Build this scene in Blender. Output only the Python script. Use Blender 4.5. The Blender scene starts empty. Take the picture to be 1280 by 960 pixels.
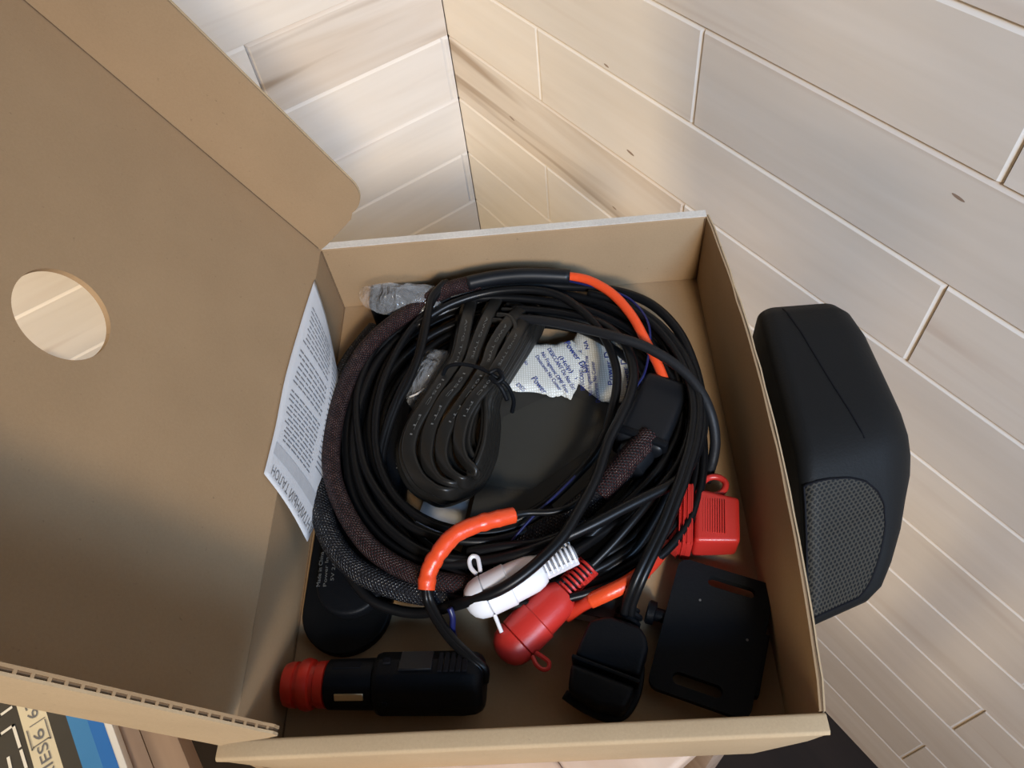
import bpy, bmesh, math, random
from math import sin, cos, pi, radians
from mathutils import Vector as V, Matrix, noise
random.seed(7)
S = bpy.context.scene
COL = S.collection

# ------------------------------------------------------------------ camera
H0 = 1.00434                                  # camera height over the floor
RX = V((0.58231735, 0.80761003, -0.09312653)) # camera right
DN = V((0.62392127, -0.51740559, -0.58567372))# camera down
FW = V((-0.52118016, 0.28294435, -0.80517932))# camera forward
FPX = 945.95
cam_d = bpy.data.cameras.new('camera')
cam_d.sensor_width = 36; cam_d.lens = 36 * FPX / 1280; cam_d.clip_start = 0.01
cam = bpy.data.objects.new('camera', cam_d); COL.objects.link(cam)
m3 = Matrix((RX, -DN, -FW)).transposed()
cam.matrix_world = Matrix.Translation((0, 0, H0)) @ m3.to_4x4()
S.camera = cam

# ------------------------------------------------------------------ light
S.view_settings.view_transform = 'Standard'; S.view_settings.look = 'None'
S.view_settings.gamma = 1; S.view_settings.exposure = -0.18
S.view_settings.use_curve_mapping = False
wd = bpy.data.worlds.new('world'); S.world = wd; wd.use_nodes = True
wd.node_tree.nodes['Background'].inputs[0].default_value = (0.80, 0.88, 1.0, 1)
wd.node_tree.nodes['Background'].inputs[1].default_value = 0.045

def area(name, loc, target, size, power, col, sy=None, spread=180):
    l = bpy.data.lights.new(name, 'AREA'); l.energy = power; l.color = col
    l.size = size; l.spread = radians(spread)
    if sy: l.shape = 'RECTANGLE'; l.size_y = sy
    o = bpy.data.objects.new(name, l); COL.objects.link(o)
    o.location = loc
    o.rotation_euler = (V(target) - V(loc)).to_track_quat('-Z', 'Y').to_euler()
    return o
# warm ceiling lamp on the room side, cool window light from further right
TGT = V((-0.25, 0.15, 0.66))
area('room_lamp', TGT + V((0.90, -0.38, 0.68)) * 1.7, TGT + V((-.14, -.03, .02)), 0.20, 2.0, (1.0, 0.77, 0.46), None, 46)
area('window_light', (1.35, -0.15, 1.8), (0.34, 0.36, 1.08), 0.7, 8.0, (0.40, 0.64, 1.0), 0.5, 58)
area('added_warm_fill', (1.3, -1.7, 0.55), (0.05, 0.36, 0.15), 0.6, 1.7, (1.0, 0.68, 0.35), None, 60)  # warm fill added to brighten the lower right wall, not a room lamp
area('left_lamp', (-0.35, -0.85, 0.86), (-0.68, 0.0, 0.5), 0.2, 2.4, (1.0, 0.80, 0.50), None, 100)

# ------------------------------------------------------------------ frame helpers
def at(px, py, z):
    """world point at height z that the pixel (1280x960 frame) looks at"""
    d = RX * ((px - 640) / FPX) + DN * ((py - 480) / FPX) + FW
    return V((0, 0, H0)) + d * ((z - H0) / d.z)
YAW = 0.96913386
E1 = V((cos(YAW), sin(YAW), 0)); E2 = V((sin(YAW), -cos(YAW), 0)); UP = V((0, 0, 1))
O = V((-0.34053324, 0.07449778, H0 - 0.2963891))     # inner rear left rim corner
BW, BD, BH = 0.22, 0.2607, 0.0503
FZ = O.z - BH                                        # inner floor of the box
TK = 0.003
def L(a, b, c=0.0):                                  # local box coordinates, c above box floor
    a -= 0.0045 * max(0, b / BD) * max(0, a / BW)
    return V((O.x, O.y, FZ)) + E1 * a + E2 * b + UP * c
def F(px, py, h): return at(px, py, FZ + h)

# ------------------------------------------------------------------ object helpers
def setp(o, label=None, cat=None, group=None, kind=None):
    if label: o['label'] = label
    if cat: o['category'] = cat
    if group: o['group'] = group
    if kind: o['kind'] = kind
    return o
def thing(name, label, cat, loc=(0, 0, 0), group=None):
    o = bpy.data.objects.new(name, None); COL.objects.link(o); o.location = loc
    o.empty_display_size = 0.01
    return setp(o, label, cat, group)
def link(name, me, mat, parent=None, smooth=False):
    o = bpy.data.objects.new(name, me); COL.objects.link(o)
    if mat: me.materials.append(mat)
    if smooth:
        for p in me.polygons: p.use_smooth = True
    if parent is not None:
        o.parent = parent
        # everything is built in world space: shift vertices into the parent's frame
        pl = V((0, 0, 0)); q = parent
        while q is not None: pl += q.location; q = q.parent
        if pl.length > 0 and me.users == 1: me.transform(Matrix.Translation(-pl))
    return o
def mesh(vs, fs, uvs=None):
    me = bpy.data.meshes.new('m'); me.from_pydata([tuple(v) for v in vs], [], fs)
    if uvs:
        ul = me.uv_layers.new(name='UVMap')
        for lp in me.loops: ul.data[lp.index].uv = uvs[lp.vertex_index]
    me.update(); return me
class MB:
    def __init__(s): s.v = []; s.f = []
    def add(s, vs, fs):
        n = len(s.v); s.v += [V(x) for x in vs]; s.f += [tuple(i + n for i in f) for f in fs]; return s
    def hexa(s, c, ax, ay, az, hx, hy, hz):
        vs = [c + ax * (hx * i) + ay * (hy * j) + az * (hz * k) for k in (-1, 1) for j in (-1, 1) for i in (-1, 1)]
        return s.add(vs, [(0, 2, 3, 1), (4, 5, 7, 6), (0, 1, 5, 4), (2, 6, 7, 3), (0, 4, 6, 2), (1, 3, 7, 5)])
    def out(s, name, mat, parent=None, smooth=False, bevel=0, seg=2):
        me = mesh(s.v, s.f)
        bm = bmesh.new(); bm.from_mesh(me)
        bmesh.ops.recalc_face_normals(bm, faces=bm.faces)
        if bevel:
            ed = [e for e in bm.edges if len(e.link_faces) == 2 and e.calc_face_angle(0) > 0.5]
            bmesh.ops.bevel(bm, geom=ed, offset=bevel, segments=seg, profile=0.6, affect='EDGES', clamp_overlap=True)
        bm.to_mesh(me); bm.free()
        o = link(name, me, mat, parent, smooth)
        if smooth: autosmooth(me)
        return o
def autosmooth(me, ang=0.7):
    bm = bmesh.new(); bm.from_mesh(me)
    for e in bm.edges:
        e.smooth = not (len(e.link_faces) == 2 and e.calc_face_angle(0) > ang)
    for f in bm.faces: f.smooth = True
    bm.to_mesh(me); bm.free()
def prism(poly, nrm, th):
    """extruded polygon (list of world points), thickness th along nrm"""
    n = len(poly); vs = list(poly) + [p + nrm * th for p in poly]
    fs = [tuple(range(n))[::-1], tuple(range(n, 2 * n))]
    fs += [(i, (i + 1) % n, n + (i + 1) % n, n + i) for i in range(n)]
    return vs, fs
def spline(pts, k=8, closed=False):
    n = len(pts); out = []
    rng = range(n) if closed else range(n - 1)
    for i in rng:
        g = (lambda j: pts[j % n]) if closed else (lambda j: pts[max(0, min(n - 1, j))])
        a, b, c, d = g(i - 1), g(i), g(i + 1), g(i + 2)
        for t in range(k):
            u = t / k
            out.append(0.5 * ((2 * b) + (c - a) * u + (2 * a - 5 * b + 4 * c - d) * u * u + (3 * b - a - 3 * c + d) * u ** 3))
    if not closed: out.append(pts[-1])
    return out
def sweep(path, w, t=None, seg=10, closed=False, twist=None, taper=None, caps=True):
    """tube (w = radius) or, with t, a flat oval strip of half width w and half thickness t"""
    n = len(path); vs = []; uv = []; fs = []; s = 0.0
    nrm = None
    for i, p in enumerate(path):
        if closed: tg = path[(i + 1) % n] - path[i - 1]
        else: tg = path[min(n - 1, i + 1)] - path[max(0, i - 1)]
        if tg.length < 1e-9: tg = V((1, 0, 0))
        tg.normalize()
        if t is not None or closed:
            side = tg.cross(UP)
            if side.length < 0.05: side = E1.copy()
            side.normalize()
            if t is not None and nrm is not None and side.dot(nrm) < 0: pass
            nrm = side
        else:
            if nrm is None:
                nrm = tg.cross(UP)
                if nrm.length < 0.05: nrm = tg.cross(E1)
            nrm = (nrm - tg * nrm.dot(tg)).normalized()
        up = nrm.cross(tg).normalized()
        a = twist[i] if twist else 0.0
        X = nrm * cos(a) + up * sin(a); Y = up * cos(a) - nrm * sin(a)
        if i: s += (p - path[i - 1]).length
        k = taper[i] if taper else 1.0
        for j in range(seg):
            q = 2 * pi * j / seg
            cx, cy = cos(q), sin(q)
            if t is not None:
                e = 0.55
                cx = math.copysign(abs(cx) ** e, cx); cy = math.copysign(abs(cy) ** e, cy)
                vs.append(p + X * (w * k * cx) + Y * (t * k * cy))
            else:
                vs.append(p + X * (w * k * cx) + Y * (w * k * cy))
            uv.append((s, j / seg))
    m = n if closed else n - 1
    for i in range(m):
        for j in range(seg):
            a0 = i * seg + j; a1 = i * seg + (j + 1) % seg
            b0 = ((i + 1) % n) * seg + j; b1 = ((i + 1) % n) * seg + (j + 1) % seg
            fs.append((a0, b0, b1, a1))
    if not closed and caps:
        fs.append(tuple(range(seg))); fs.append(tuple(range((n - 1) * seg, n * seg))[::-1])
    return vs, fs, uv
def cable(name, pix, r, mat, parent=None, t=None, seg=10, k=6, twist=None, closed=False, taper=None):
    pts = [F(*p) if not isinstance(p, V) else p for p in pix]
    path = spline(pts, k, closed)
    if callable(twist): twist = [twist(i / (len(path) - 1)) for i in range(len(path))]
    if callable(taper): taper = [taper(i / (len(path) - 1)) for i in range(len(path))]
    vs, fs, uv = sweep(path, r, t, seg, closed, twist, taper)
    return link(name, mesh(vs, fs, uv), mat, parent, True)
def lathe(prof, base, axis, ref=None, seg=32, sx=1.0, sy=1.0):
    """prof = [(distance along axis, radius)]"""
    ax = axis.normalized(); a = (ref or UP); a = (a - ax * a.dot(ax)).normalized(); b = ax.cross(a)
    vs = []; fs = []
    for (d, r) in prof:
        for j in range(seg):
            q = 2 * pi * j / seg
            vs.append(base + ax * d + a * (r * cos(q) * sx) + b * (r * sin(q) * sy))
    for i in range(len(prof) - 1):
        for j in range(seg):
            fs.append((i * seg + j, i * seg + (j + 1) % seg, (i + 1) * seg + (j + 1) % seg, (i + 1) * seg + j))
    fs.append(tuple(range(seg))[::-1]); n = (len(prof) - 1) * seg; fs.append(tuple(range(n, n + seg)))
    return vs, fs
_font_cache = {}
def glyphs(body, size=1.0):
    key = (body,)
    if key not in _font_cache:
        c = bpy.data.curves.new('t', 'FONT'); c.body = body; c.size = 1.0; c.resolution_u = 3
        o = bpy.data.objects.new('t', c); COL.objects.link(o)
        dg = bpy.context.evaluated_depsgraph_get(); e = o.evaluated_get(dg); me = e.to_mesh()
        vs = [v.co.copy() for v in me.vertices]; fs = [tuple(p.vertices) for p in me.polygons]
        e.to_mesh_clear(); bpy.data.objects.remove(o); bpy.data.curves.remove(c)
        _font_cache[key] = (vs, fs)
    return _font_cache[key]
def write(mb, body, fn, x0, x1, y0, h):
    """lay text between x0..x1 (surface parameter), baseline y0, cap height h, fn(x,y)->world"""
    vs, fs = glyphs(body)
    if not vs: return
    mx = max(v.x for v in vs); mn = min(v.x for v in vs)
    mb.add([fn(x0 + (v.x - mn) / (mx - mn) * (x1 - x0), y0 + v.y / 0.7 * h) for v in vs], fs)
def bar(mb, fn, x0, x1, y0, y1, n=6):
    vs = []
    for i in range(n + 1):
        x = x0 + (x1 - x0) * i / n
        vs += [fn(x, y0), fn(x, y1)]
    mb.add(vs, [(2 * i, 2 * i + 2, 2 * i + 3, 2 * i + 1) for i in range(n)])
def print_out(mb, name, mat, parent):
    o = link(name, mesh(mb.v, mb.f), mat, parent); o['kind'] = 'stuff'; return o

# ------------------------------------------------------------------ materials
def mat_new(name):
    m = bpy.data.materials.new(name); m.use_nodes = True
    nt = m.node_tree; return m, nt, nt.nodes['Principled BSDF']
def N(nt, t, **kw):
    n = nt.nodes.new(t)
    for k, v in kw.items():
        if k in n.inputs: n.inputs[k].default_value = v
        else: setattr(n, k, v)
    return n
def plastic(name, col, rough=0.45, bump=0.0, scale=900, spec=0.5, var=0.06, coat=0):
    m, nt, b = mat_new(name)
    tc = N(nt, 'ShaderNodeTexCoord'); nz = N(nt, 'ShaderNodeTexNoise', Scale=scale, Detail=3.0)
    nt.links.new(tc.outputs['Object'], nz.inputs['Vector'])
    lo = N(nt, 'ShaderNodeTexNoise', Scale=60.0, Detail=4.0)
    nt.links.new(tc.outputs['Object'], lo.inputs['Vector'])
    mx = N(nt, 'ShaderNodeMix', data_type='RGBA')
    mx.inputs[6].default_value = tuple(c * (1 - var) for c in col) + (1,)
    mx.inputs[7].default_value = tuple(min(1, c * (1 + var)) for c in col) + (1,)
    nt.links.new(lo.outputs[0], mx.inputs[0]); nt.links.new(mx.outputs[2], b.inputs['Base Color'])
    rr = N(nt, 'ShaderNodeMapRange'); rr.inputs[3].default_value = rough - 0.06; rr.inputs[4].default_value = rough + 0.08
    nt.links.new(lo.outputs[0], rr.inputs[0]); nt.links.new(rr.outputs[0], b.inputs['Roughness'])
    b.inputs['Specular IOR Level'].default_value = spec
    b.inputs['Coat Weight'].default_value = coat
    if bump:
        bp = N(nt, 'ShaderNodeBump', Strength=bump, Distance=0.0004)
        nt.links.new(nz.outputs[0], bp.inputs['Height']); nt.links.new(bp.outputs[0], b.inputs['Normal'])
    return m
def cardboard(name, col, contrast=0.16, flute=0.0):
    m, nt, b = mat_new(name)
    tc = N(nt, 'ShaderNodeTexCoord')
    mp = N(nt, 'ShaderNodeMapping'); mp.inputs['Scale'].default_value = (1, 1, 1)
    nt.links.new(tc.outputs['Object'], mp.inputs[0])
    fine = N(nt, 'ShaderNodeTexNoise', Scale=900.0, Detail=6.0, Roughness=0.75)
    big = N(nt, 'ShaderNodeTexNoise', Scale=26.0, Detail=4.0)
    sp = N(nt, 'ShaderNodeTexNoise', Scale=330.0, Detail=2.0)
    for n in (fine, big, sp): nt.links.new(mp.outputs[0], n.inputs['Vector'])
    a = N(nt, 'ShaderNodeMath', operation='MULTIPLY_ADD'); a.inputs[1].default_value = 0.55
    nt.links.new(fine.outputs[0], a.inputs[0])
    c = N(nt, 'ShaderNodeMath', operation='MULTIPLY'); c.inputs[1].default_value = 0.45
    nt.links.new(big.outputs[0], c.inputs[0]); nt.links.new(c.outputs[0], a.inputs[2])
    mx = N(nt, 'ShaderNodeMix', data_type='RGBA')
    mx.inputs[6].default_value = tuple(x * (1 - contrast * (1 + .12 * i)) for i, x in enumerate(col)) + (1,)
    mx.inputs[7].default_value = tuple(min(1, x * (1 + contrast)) for x in col) + (1,)
    rp = N(nt, 'ShaderNodeMapRange'); rp.inputs[1].default_value = 0.35; rp.inputs[2].default_value = 0.65
    nt.links.new(a.outputs[0], rp.inputs[0]); nt.links.new(rp.outputs[0], mx.inputs[0])
    # dark fibre specks
    r2 = N(nt, 'ShaderNodeMapRange'); r2.inputs[1].default_value = 0.72; r2.inputs[2].default_value = 0.80
    nt.links.new(sp.outputs[0], r2.inputs[0])
    m2 = N(nt, 'ShaderNodeMix', data_type='RGBA'); m2.inputs[7].default_value = tuple(x * 0.75 for x in col) + (1,)
    nt.links.new(r2.outputs[0], m2.inputs[0]); nt.links.new(mx.outputs[2], m2.inputs[6])
    nt.links.new(m2.outputs[2], b.inputs['Base Color'])
    b.inputs['Roughness'].default_value = 0.85; b.inputs['Specular IOR Level'].default_value = 0.25
    bp = N(nt, 'ShaderNodeBump', Strength=0.25, Distance=0.0004)
    nt.links.new(a.outputs[0], bp.inputs['Height']); nt.links.new(bp.outputs[0], b.inputs['Normal'])
    return m
def wood(name, light, dark, streak, axis='X', rough=0.5, grain=1.0, seed_scale=40.0, darkamt=0.5, mult=.35, tone=.90, s0=.62, s1=.74):
    """procedural timber: grain runs along the object's local x (or y)"""
    m, nt, b = mat_new(name)
    tc = N(nt, 'ShaderNodeTexCoord'); oi = N(nt, 'ShaderNodeObjectInfo')
    ad = N(nt, 'ShaderNodeVectorMath', operation='ADD')
    sc = N(nt, 'ShaderNodeMath', operation='MULTIPLY'); sc.inputs[1].default_value = seed_scale
    nt.links.new(oi.outputs['Random'], sc.inputs[0]); nt.links.new(sc.outputs[0], ad.inputs[1])
    nt.links.new(tc.outputs['Object'], ad.inputs[0])
    def nz(sx, sy, sz, detail, dist=0.0, rgh=0.6):
        mp = N(nt, 'ShaderNodeMapping'); mp.inputs['Scale'].default_value = (sx, sy, sz) if axis == 'X' else (sy, sx, sz)
        nt.links.new(ad.outputs[0], mp.inputs[0])
        n = N(nt, 'ShaderNodeTexNoise', Scale=1.0, Detail=detail, Roughness=rgh, Distortion=dist)
        nt.links.new(mp.outputs[0], n.inputs['Vector']); return n
    g1 = nz(5 * grain, 90 * grain, 90 * grain, 5, 0.6)        # fine grain
    g2 = nz(2.2, 22, 22, 3, 1.2)                              # broad bands
    g3 = nz(1.6, 30, 30, 2, 0.8)                              # streaks
    r1 = N(nt, 'ShaderNodeMapRange'); r1.inputs[1].default_value = 0.3; r1.inputs[2].default_value = 0.7
    nt.links.new(g2.outputs[0], r1.inputs[0])
    mx = N(nt, 'ShaderNodeMix', data_type='RGBA'); mx.inputs[6].default_value = light + (1,); mx.inputs[7].default_value = dark + (1,)
    nt.links.new(r1.outputs[0], mx.inputs[0])
    r2 = N(nt, 'ShaderNodeMapRange'); r2.inputs[1].default_value = s0; r2.inputs[2].default_value = s1; r2.inputs[4].default_value = darkamt
    nt.links.new(g3.outputs[0], r2.inputs[0])
    m2 = N(nt, 'ShaderNodeMix', data_type='RGBA'); m2.inputs[7].default_value = streak + (1,)
    nt.links.new(r2.outputs[0], m2.inputs[0]); nt.links.new(mx.outputs[2], m2.inputs[6])
    m3_ = N(nt, 'ShaderNodeMix', data_type='RGBA', blend_type='MULTIPLY'); m3_.inputs[0].default_value = mult
    cr = N(nt, 'ShaderNodeMapRange'); cr.inputs[1].default_value = 0.3; cr.inputs[2].default_value = 0.62; cr.inputs[3].default_value = 0.72; cr.inputs[4].default_value = 1.0
    nt.links.new(g1.outputs[0], cr.inputs[0]); nt.links.new(m2.outputs[2], m3_.inputs[6]); nt.links.new(cr.outputs[0], m3_.inputs[7])
    # per board tone
    hv = N(nt, 'ShaderNodeMapRange'); hv.inputs[3].default_value = tone; hv.inputs[4].default_value = 1.05
    nt.links.new(oi.outputs['Random'], hv.inputs[0])
    m4 = N(nt, 'ShaderNodeMix', data_type='RGBA', blend_type='MULTIPLY'); m4.inputs[0].default_value = 1.0
    nt.links.new(m3_.outputs[2], m4.inputs[6]); nt.links.new(hv.outputs[0], m4.inputs[7])
    nt.links.new(m4.outputs[2], b.inputs['Base Color'])
    b.inputs['Roughness'].default_value = rough; b.inputs['Specular IOR Level'].default_value = 0.4
    bp = N(nt, 'ShaderNodeBump', Strength=0.12, Distance=0.0006)
    nt.links.new(g1.outputs[0], bp.inputs['Height']); nt.links.new(bp.outputs[0], b.inputs['Normal'])
    return m
def braid(name, base, strand, glint, amt=0.5):
    m, nt, b = mat_new(name)
    uv = N(nt, 'ShaderNodeUVMap'); sp = N(nt, 'ShaderNodeSeparateXYZ'); nt.links.new(uv.outputs[0], sp.inputs[0])
    def lin(a, c):
        x = N(nt, 'ShaderNodeMath', operation='MULTIPLY'); x.inputs[1].default_value = a; nt.links.new(sp.outputs[0], x.inputs[0])
        y = N(nt, 'ShaderNodeMath', operation='MULTIPLY_ADD'); y.inputs[1].default_value = c
        nt.links.new(sp.outputs[1], y.inputs[0]); nt.links.new(x.outputs[0], y.inputs[2])
        s = N(nt, 'ShaderNodeMath', operation='SINE'); nt.links.new(y.outputs[0], s.inputs[0]); return s
    K = 2 * pi * 14
    s1 = lin(3600, K); s2 = lin(3600, -K)
    mx_ = N(nt, 'ShaderNodeMath', operation='MAXIMUM'); nt.links.new(s1.outputs[0], mx_.inputs[0]); nt.links.new(s2.outputs[0], mx_.inputs[1])
    mn_ = N(nt, 'ShaderNodeMath', operation='MINIMUM'); nt.links.new(s1.outputs[0], mn_.inputs[0]); nt.links.new(s2.outputs[0], mn_.inputs[1])
    r = N(nt, 'ShaderNodeMapRange'); r.inputs[1].default_value = -0.1; r.inputs[2].default_value = 0.5
    nt.links.new(mx_.outputs[0], r.inputs[0])
    c = N(nt, 'ShaderNodeMix', data_type='RGBA'); c.inputs[6].default_value = strand + (1,); c.inputs[7].default_value = base + (1,)
    nt.links.new(r.outputs[0], c.inputs[0])
    wn = N(nt, 'ShaderNodeTexNoise', Scale=260.0, Detail=1.0); tc = N(nt, 'ShaderNodeTexCoord'); nt.links.new(tc.outputs['Object'], wn.inputs['Vector'])
    a = N(nt, 'ShaderNodeMath', operation='MULTIPLY'); nt.links.new(mn_.outputs[0], a.inputs[0]); nt.links.new(wn.outputs[0], a.inputs[1])
    r2 = N(nt, 'ShaderNodeMapRange'); r2.inputs[1].default_value = 0.44; r2.inputs[2].default_value = 0.50; r2.inputs[4].default_value = amt
    nt.links.new(a.outputs[0], r2.inputs[0])
    d = N(nt, 'ShaderNodeMix', data_type='RGBA'); d.inputs[7].default_value = glint + (1,)  # bright reflections painted into the braid colour as small specks
    nt.links.new(r2.outputs[0], d.inputs[0]); nt.links.new(c.outputs[2], d.inputs[6]); nt.links.new(d.outputs[2], b.inputs['Base Color'])
    b.inputs['Roughness'].default_value = 0.55; b.inputs['Specular IOR Level'].default_value = .3
    bp = N(nt, 'ShaderNodeBump', Strength=0.7, Distance=0.0005); nt.links.new(mx_.outputs[0], bp.inputs['Height']); nt.links.new(bp.outputs[0], b.inputs['Normal'])
    return m
def grille_mat():
    m, nt, b = mat_new('speaker_grille_mesh')
    uv = N(nt, 'ShaderNodeUVMap')
    def vor(off):
        mp = N(nt, 'ShaderNodeMapping'); mp.inputs['Scale'].default_value = (1, 1 / 1.732, 1); mp.inputs['Location'].default_value = off
        nt.links.new(uv.outputs[0], mp.inputs[0])
        fr = N(nt, 'ShaderNodeVectorMath', operation='FRACTION'); nt.links.new(mp.outputs[0], fr.inputs[0])
        sb = N(nt, 'ShaderNodeVectorMath', operation='SUBTRACT'); sb.inputs[1].default_value = (.5, .5, 0); nt.links.new(fr.outputs[0], sb.inputs[0])
        ml = N(nt, 'ShaderNodeVectorMath', operation='MULTIPLY'); ml.inputs[1].default_value = (1, 1.732, 0); nt.links.new(sb.outputs[0], ml.inputs[0])
        ln = N(nt, 'ShaderNodeVectorMath', operation='LENGTH'); nt.links.new(ml.outputs[0], ln.inputs[0]); return ln
    a = vor((0, 0, 0)); c = vor((.5, .5, 0))
    mn = N(nt, 'ShaderNodeMath', operation='MINIMUM'); nt.links.new(a.outputs['Value'], mn.inputs[0]); nt.links.new(c.outputs['Value'], mn.inputs[1])
    r = N(nt, 'ShaderNodeMapRange'); r.inputs[1].default_value = 0.27; r.inputs[2].default_value = 0.35
    nt.links.new(mn.outputs[0], r.inputs[0])
    mx = N(nt, 'ShaderNodeMix', data_type='RGBA'); mx.inputs[6].default_value = (0.002, 0.002, 0.002, 1); mx.inputs[7].default_value = (0.034, 0.029, 0.021, 1)
    nt.links.new(r.outputs[0], mx.inputs[0]); nt.links.new(mx.outputs[2], b.inputs['Base Color'])
    b.inputs['Roughness'].default_value = 0.6; b.inputs['Specular IOR Level'].default_value = .2
    bp = N(nt, 'ShaderNodeBump', Strength=0.6, Distance=0.0005); nt.links.new(r.outputs[0], bp.inputs['Height']); nt.links.new(bp.outputs[0], b.inputs['Normal'])
    return m
def film():
    m, nt, b = mat_new('clear_film')
    b.inputs['Base Color'].default_value = (0.95, 0.96, 0.97, 1); b.inputs['Roughness'].default_value = 0.12
    b.inputs['Transmission Weight'].default_value = 0.0; b.inputs['Alpha'].default_value = 0.16
    b.inputs['Specular IOR Level'].default_value = 1.0; b.inputs['Coat Weight'].default_value = 0.6
    tc = N(nt, 'ShaderNodeTexCoord'); nz = N(nt, 'ShaderNodeTexNoise', Scale=70.0, Detail=2.0, Distortion=2.0)
    nt.links.new(tc.outputs['Object'], nz.inputs['Vector'])
    bp = N(nt, 'ShaderNodeBump', Strength=0.9, Distance=0.004); nt.links.new(nz.outputs[0], bp.inputs['Height']); nt.links.new(bp.outputs[0], b.inputs['Normal'])
    return m
def packet_mat():
    m, nt, b = mat_new('desiccant_cloth')
    tc = N(nt, 'ShaderNodeTexCoord'); mp = N(nt, 'ShaderNodeMapping'); mp.inputs['Rotation'].default_value = (0, 0, 0.6)
    nt.links.new(tc.outputs['Object'], mp.inputs[0])
    w1 = N(nt, 'ShaderNodeTexWave', Scale=240.0); w2 = N(nt, 'ShaderNodeTexWave', Scale=240.0, bands_direction='Y')
    nt.links.new(mp.outputs[0], w1.inputs['Vector']); nt.links.new(mp.outputs[0], w2.inputs['Vector'])
    a = N(nt, 'ShaderNodeMath', operation='MULTIPLY'); nt.links.new(w1.outputs[1], a.inputs[0]); nt.links.new(w2.outputs[1], a.inputs[1])
    mx = N(nt, 'ShaderNodeMix', data_type='RGBA'); mx.inputs[6].default_value = (0.55, 0.54, 0.48, 1); mx.inputs[7].default_value = (0.86, 0.86, 0.82, 1)
    nt.links.new(a.outputs[0], mx.inputs[0]); nt.links.new(mx.outputs[2], b.inputs['Base Color']); b.inputs['Roughness'].default_value = 0.7
    bp = N(nt, 'ShaderNodeBump', Strength=0.3, Distance=0.0003); nt.links.new(a.outputs[0], bp.inputs['Height']); nt.links.new(bp.outputs[0], b.inputs['Normal'])
    return m

M = {}
M['card'] = cardboard('kraft_cardboard', (0.34, 0.226, 0.126), 0.07)
M['card_out'] = cardboard('kraft_cardboard_outside', (0.45, 0.33, 0.20), 0.09)
M['card_edge'] = cardboard('kraft_cut_edge', (0.60, 0.55, 0.48))
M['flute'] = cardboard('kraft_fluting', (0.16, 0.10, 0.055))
M['plank'] = wood('pale_limed_timber', (0.80, 0.73, 0.645), (0.735, 0.655, 0.56), (0.58, 0.46, 0.37), darkamt=0.5, mult=.12, tone=.95)
M['plank_streaky'] = wood('pale_timber_with_brown_streaks', (0.78, 0.70, 0.61), (0.66, 0.55, 0.44), (0.36, 0.25, 0.16), darkamt=0.8, mult=.15, s0=.53, s1=.66)
M['gap'] = plastic('backing_board', (0.50, 0.40, 0.30), 0.8)  # brown of the backing board behind the planks
M['knot'] = plastic('wood_knot', (0.30, 0.21, 0.15), 0.6)
M['stool'] = wood('pale_stool_timber', (0.72, 0.56, 0.44), (0.60, 0.42, 0.30), (0.45, 0.28, 0.18), grain=.6)
M['bench'] = wood('tan_bench_timber', (0.46, 0.32, 0.22), (0.36, 0.24, 0.16), (0.25, 0.15, 0.09))
M['floor'] = wood('dark_floor_boards', (0.030, 0.018, 0.013), (0.018, 0.011, 0.008), (0.01, 0.006, 0.005), rough=0.5)
M['pvc'] = plastic('black_pvc', (0.0048, 0.0048, 0.0052), 0.36, spec=0.24)
M['pvc_dull'] = plastic('dull_black_rubber', (0.010, 0.010, 0.011), 0.52, 0.3, spec=.3)
M['flatcable'] = plastic('flat_cable_pvc', (0.013, 0.012, 0.0105), 0.34, spec=.35)
M['shrink'] = plastic('black_heat_shrink', (0.006, 0.007, 0.009), 0.42, spec=.3)
M['black'] = plastic('matt_black_plastic', (0.0035, 0.0042, 0.0056), 0.48, 0.4, spec=.16)
M['plate'] = plastic('bracket_black_plastic', (0.006, 0.0070, 0.0082), 0.62, 0.4, spec=.16)
M['holder'] = plastic('soft_black_holder', (0.003, 0.0036, 0.0044), 0.5, 0.3, spec=.16)
M['spk'] = plastic('speaker_rubber', (0.0085, 0.0084, 0.0082), 0.58, 0.3, spec=.16)
M['grille'] = grille_mat()
M['red'] = plastic('red_plastic', (0.52, 0.028, 0.020), 0.36, 0.1)
M['red_ring'] = plastic('dark_red_plastic', (0.50, 0.022, 0.010), 0.34, 0.1)
M['orange'] = plastic('orange_heat_shrink', (0.78, 0.075, 0.018), 0.32, 0.4, 500)
M['redwire'] = plastic('red_wire', (0.55, 0.035, 0.015), 0.35)
M['white'] = plastic('white_plastic', (0.80, 0.79, 0.80), 0.38, 0.1)
M['blue'] = plastic('blue_wire', (0.008, 0.011, 0.07), 0.35)
M['booklet'] = plastic('dark_grey_booklet_cover', (0.030, 0.028, 0.024), 0.5, 0.2, spec=.3)
M['booklet2'] = plastic('booklet_cover_shape', (0.037, 0.035, 0.029), 0.48, 0.2, spec=.3)
M['paper'] = plastic('white_paper', (0.55, 0.56, 0.58), 0.7, 0.2)
M['paper_grey'] = plastic('grey_print', (0.42, 0.43, 0.45), 0.7)
M['ink'] = plastic('black_ink', (0.006, 0.006, 0.008), 0.7, spec=.12)
M['ink_grey'] = plastic('grey_ink', (0.16, 0.16, 0.17), 0.6)
M['ink_blue'] = plastic('blue_ink', (0.012, 0.03, 0.24), 0.6)
M['ink_pale'] = plastic('pale_grey_print', (0.11, 0.11, 0.105), 0.5)
M['packet'] = packet_mat()
M['film'] = film()
M['metal'] = plastic('tin_contact', (0.62, 0.55, 0.42), 0.28); M['metal'].node_tree.nodes['Principled BSDF'].inputs['Metallic'].default_value = 1
M['braid_red'] = braid('copper_braid_with_glints', (0.005, 0.004, 0.005), (0.045, 0.010, 0.009), (0.55, 0.32, 0.26), 0.45)
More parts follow.
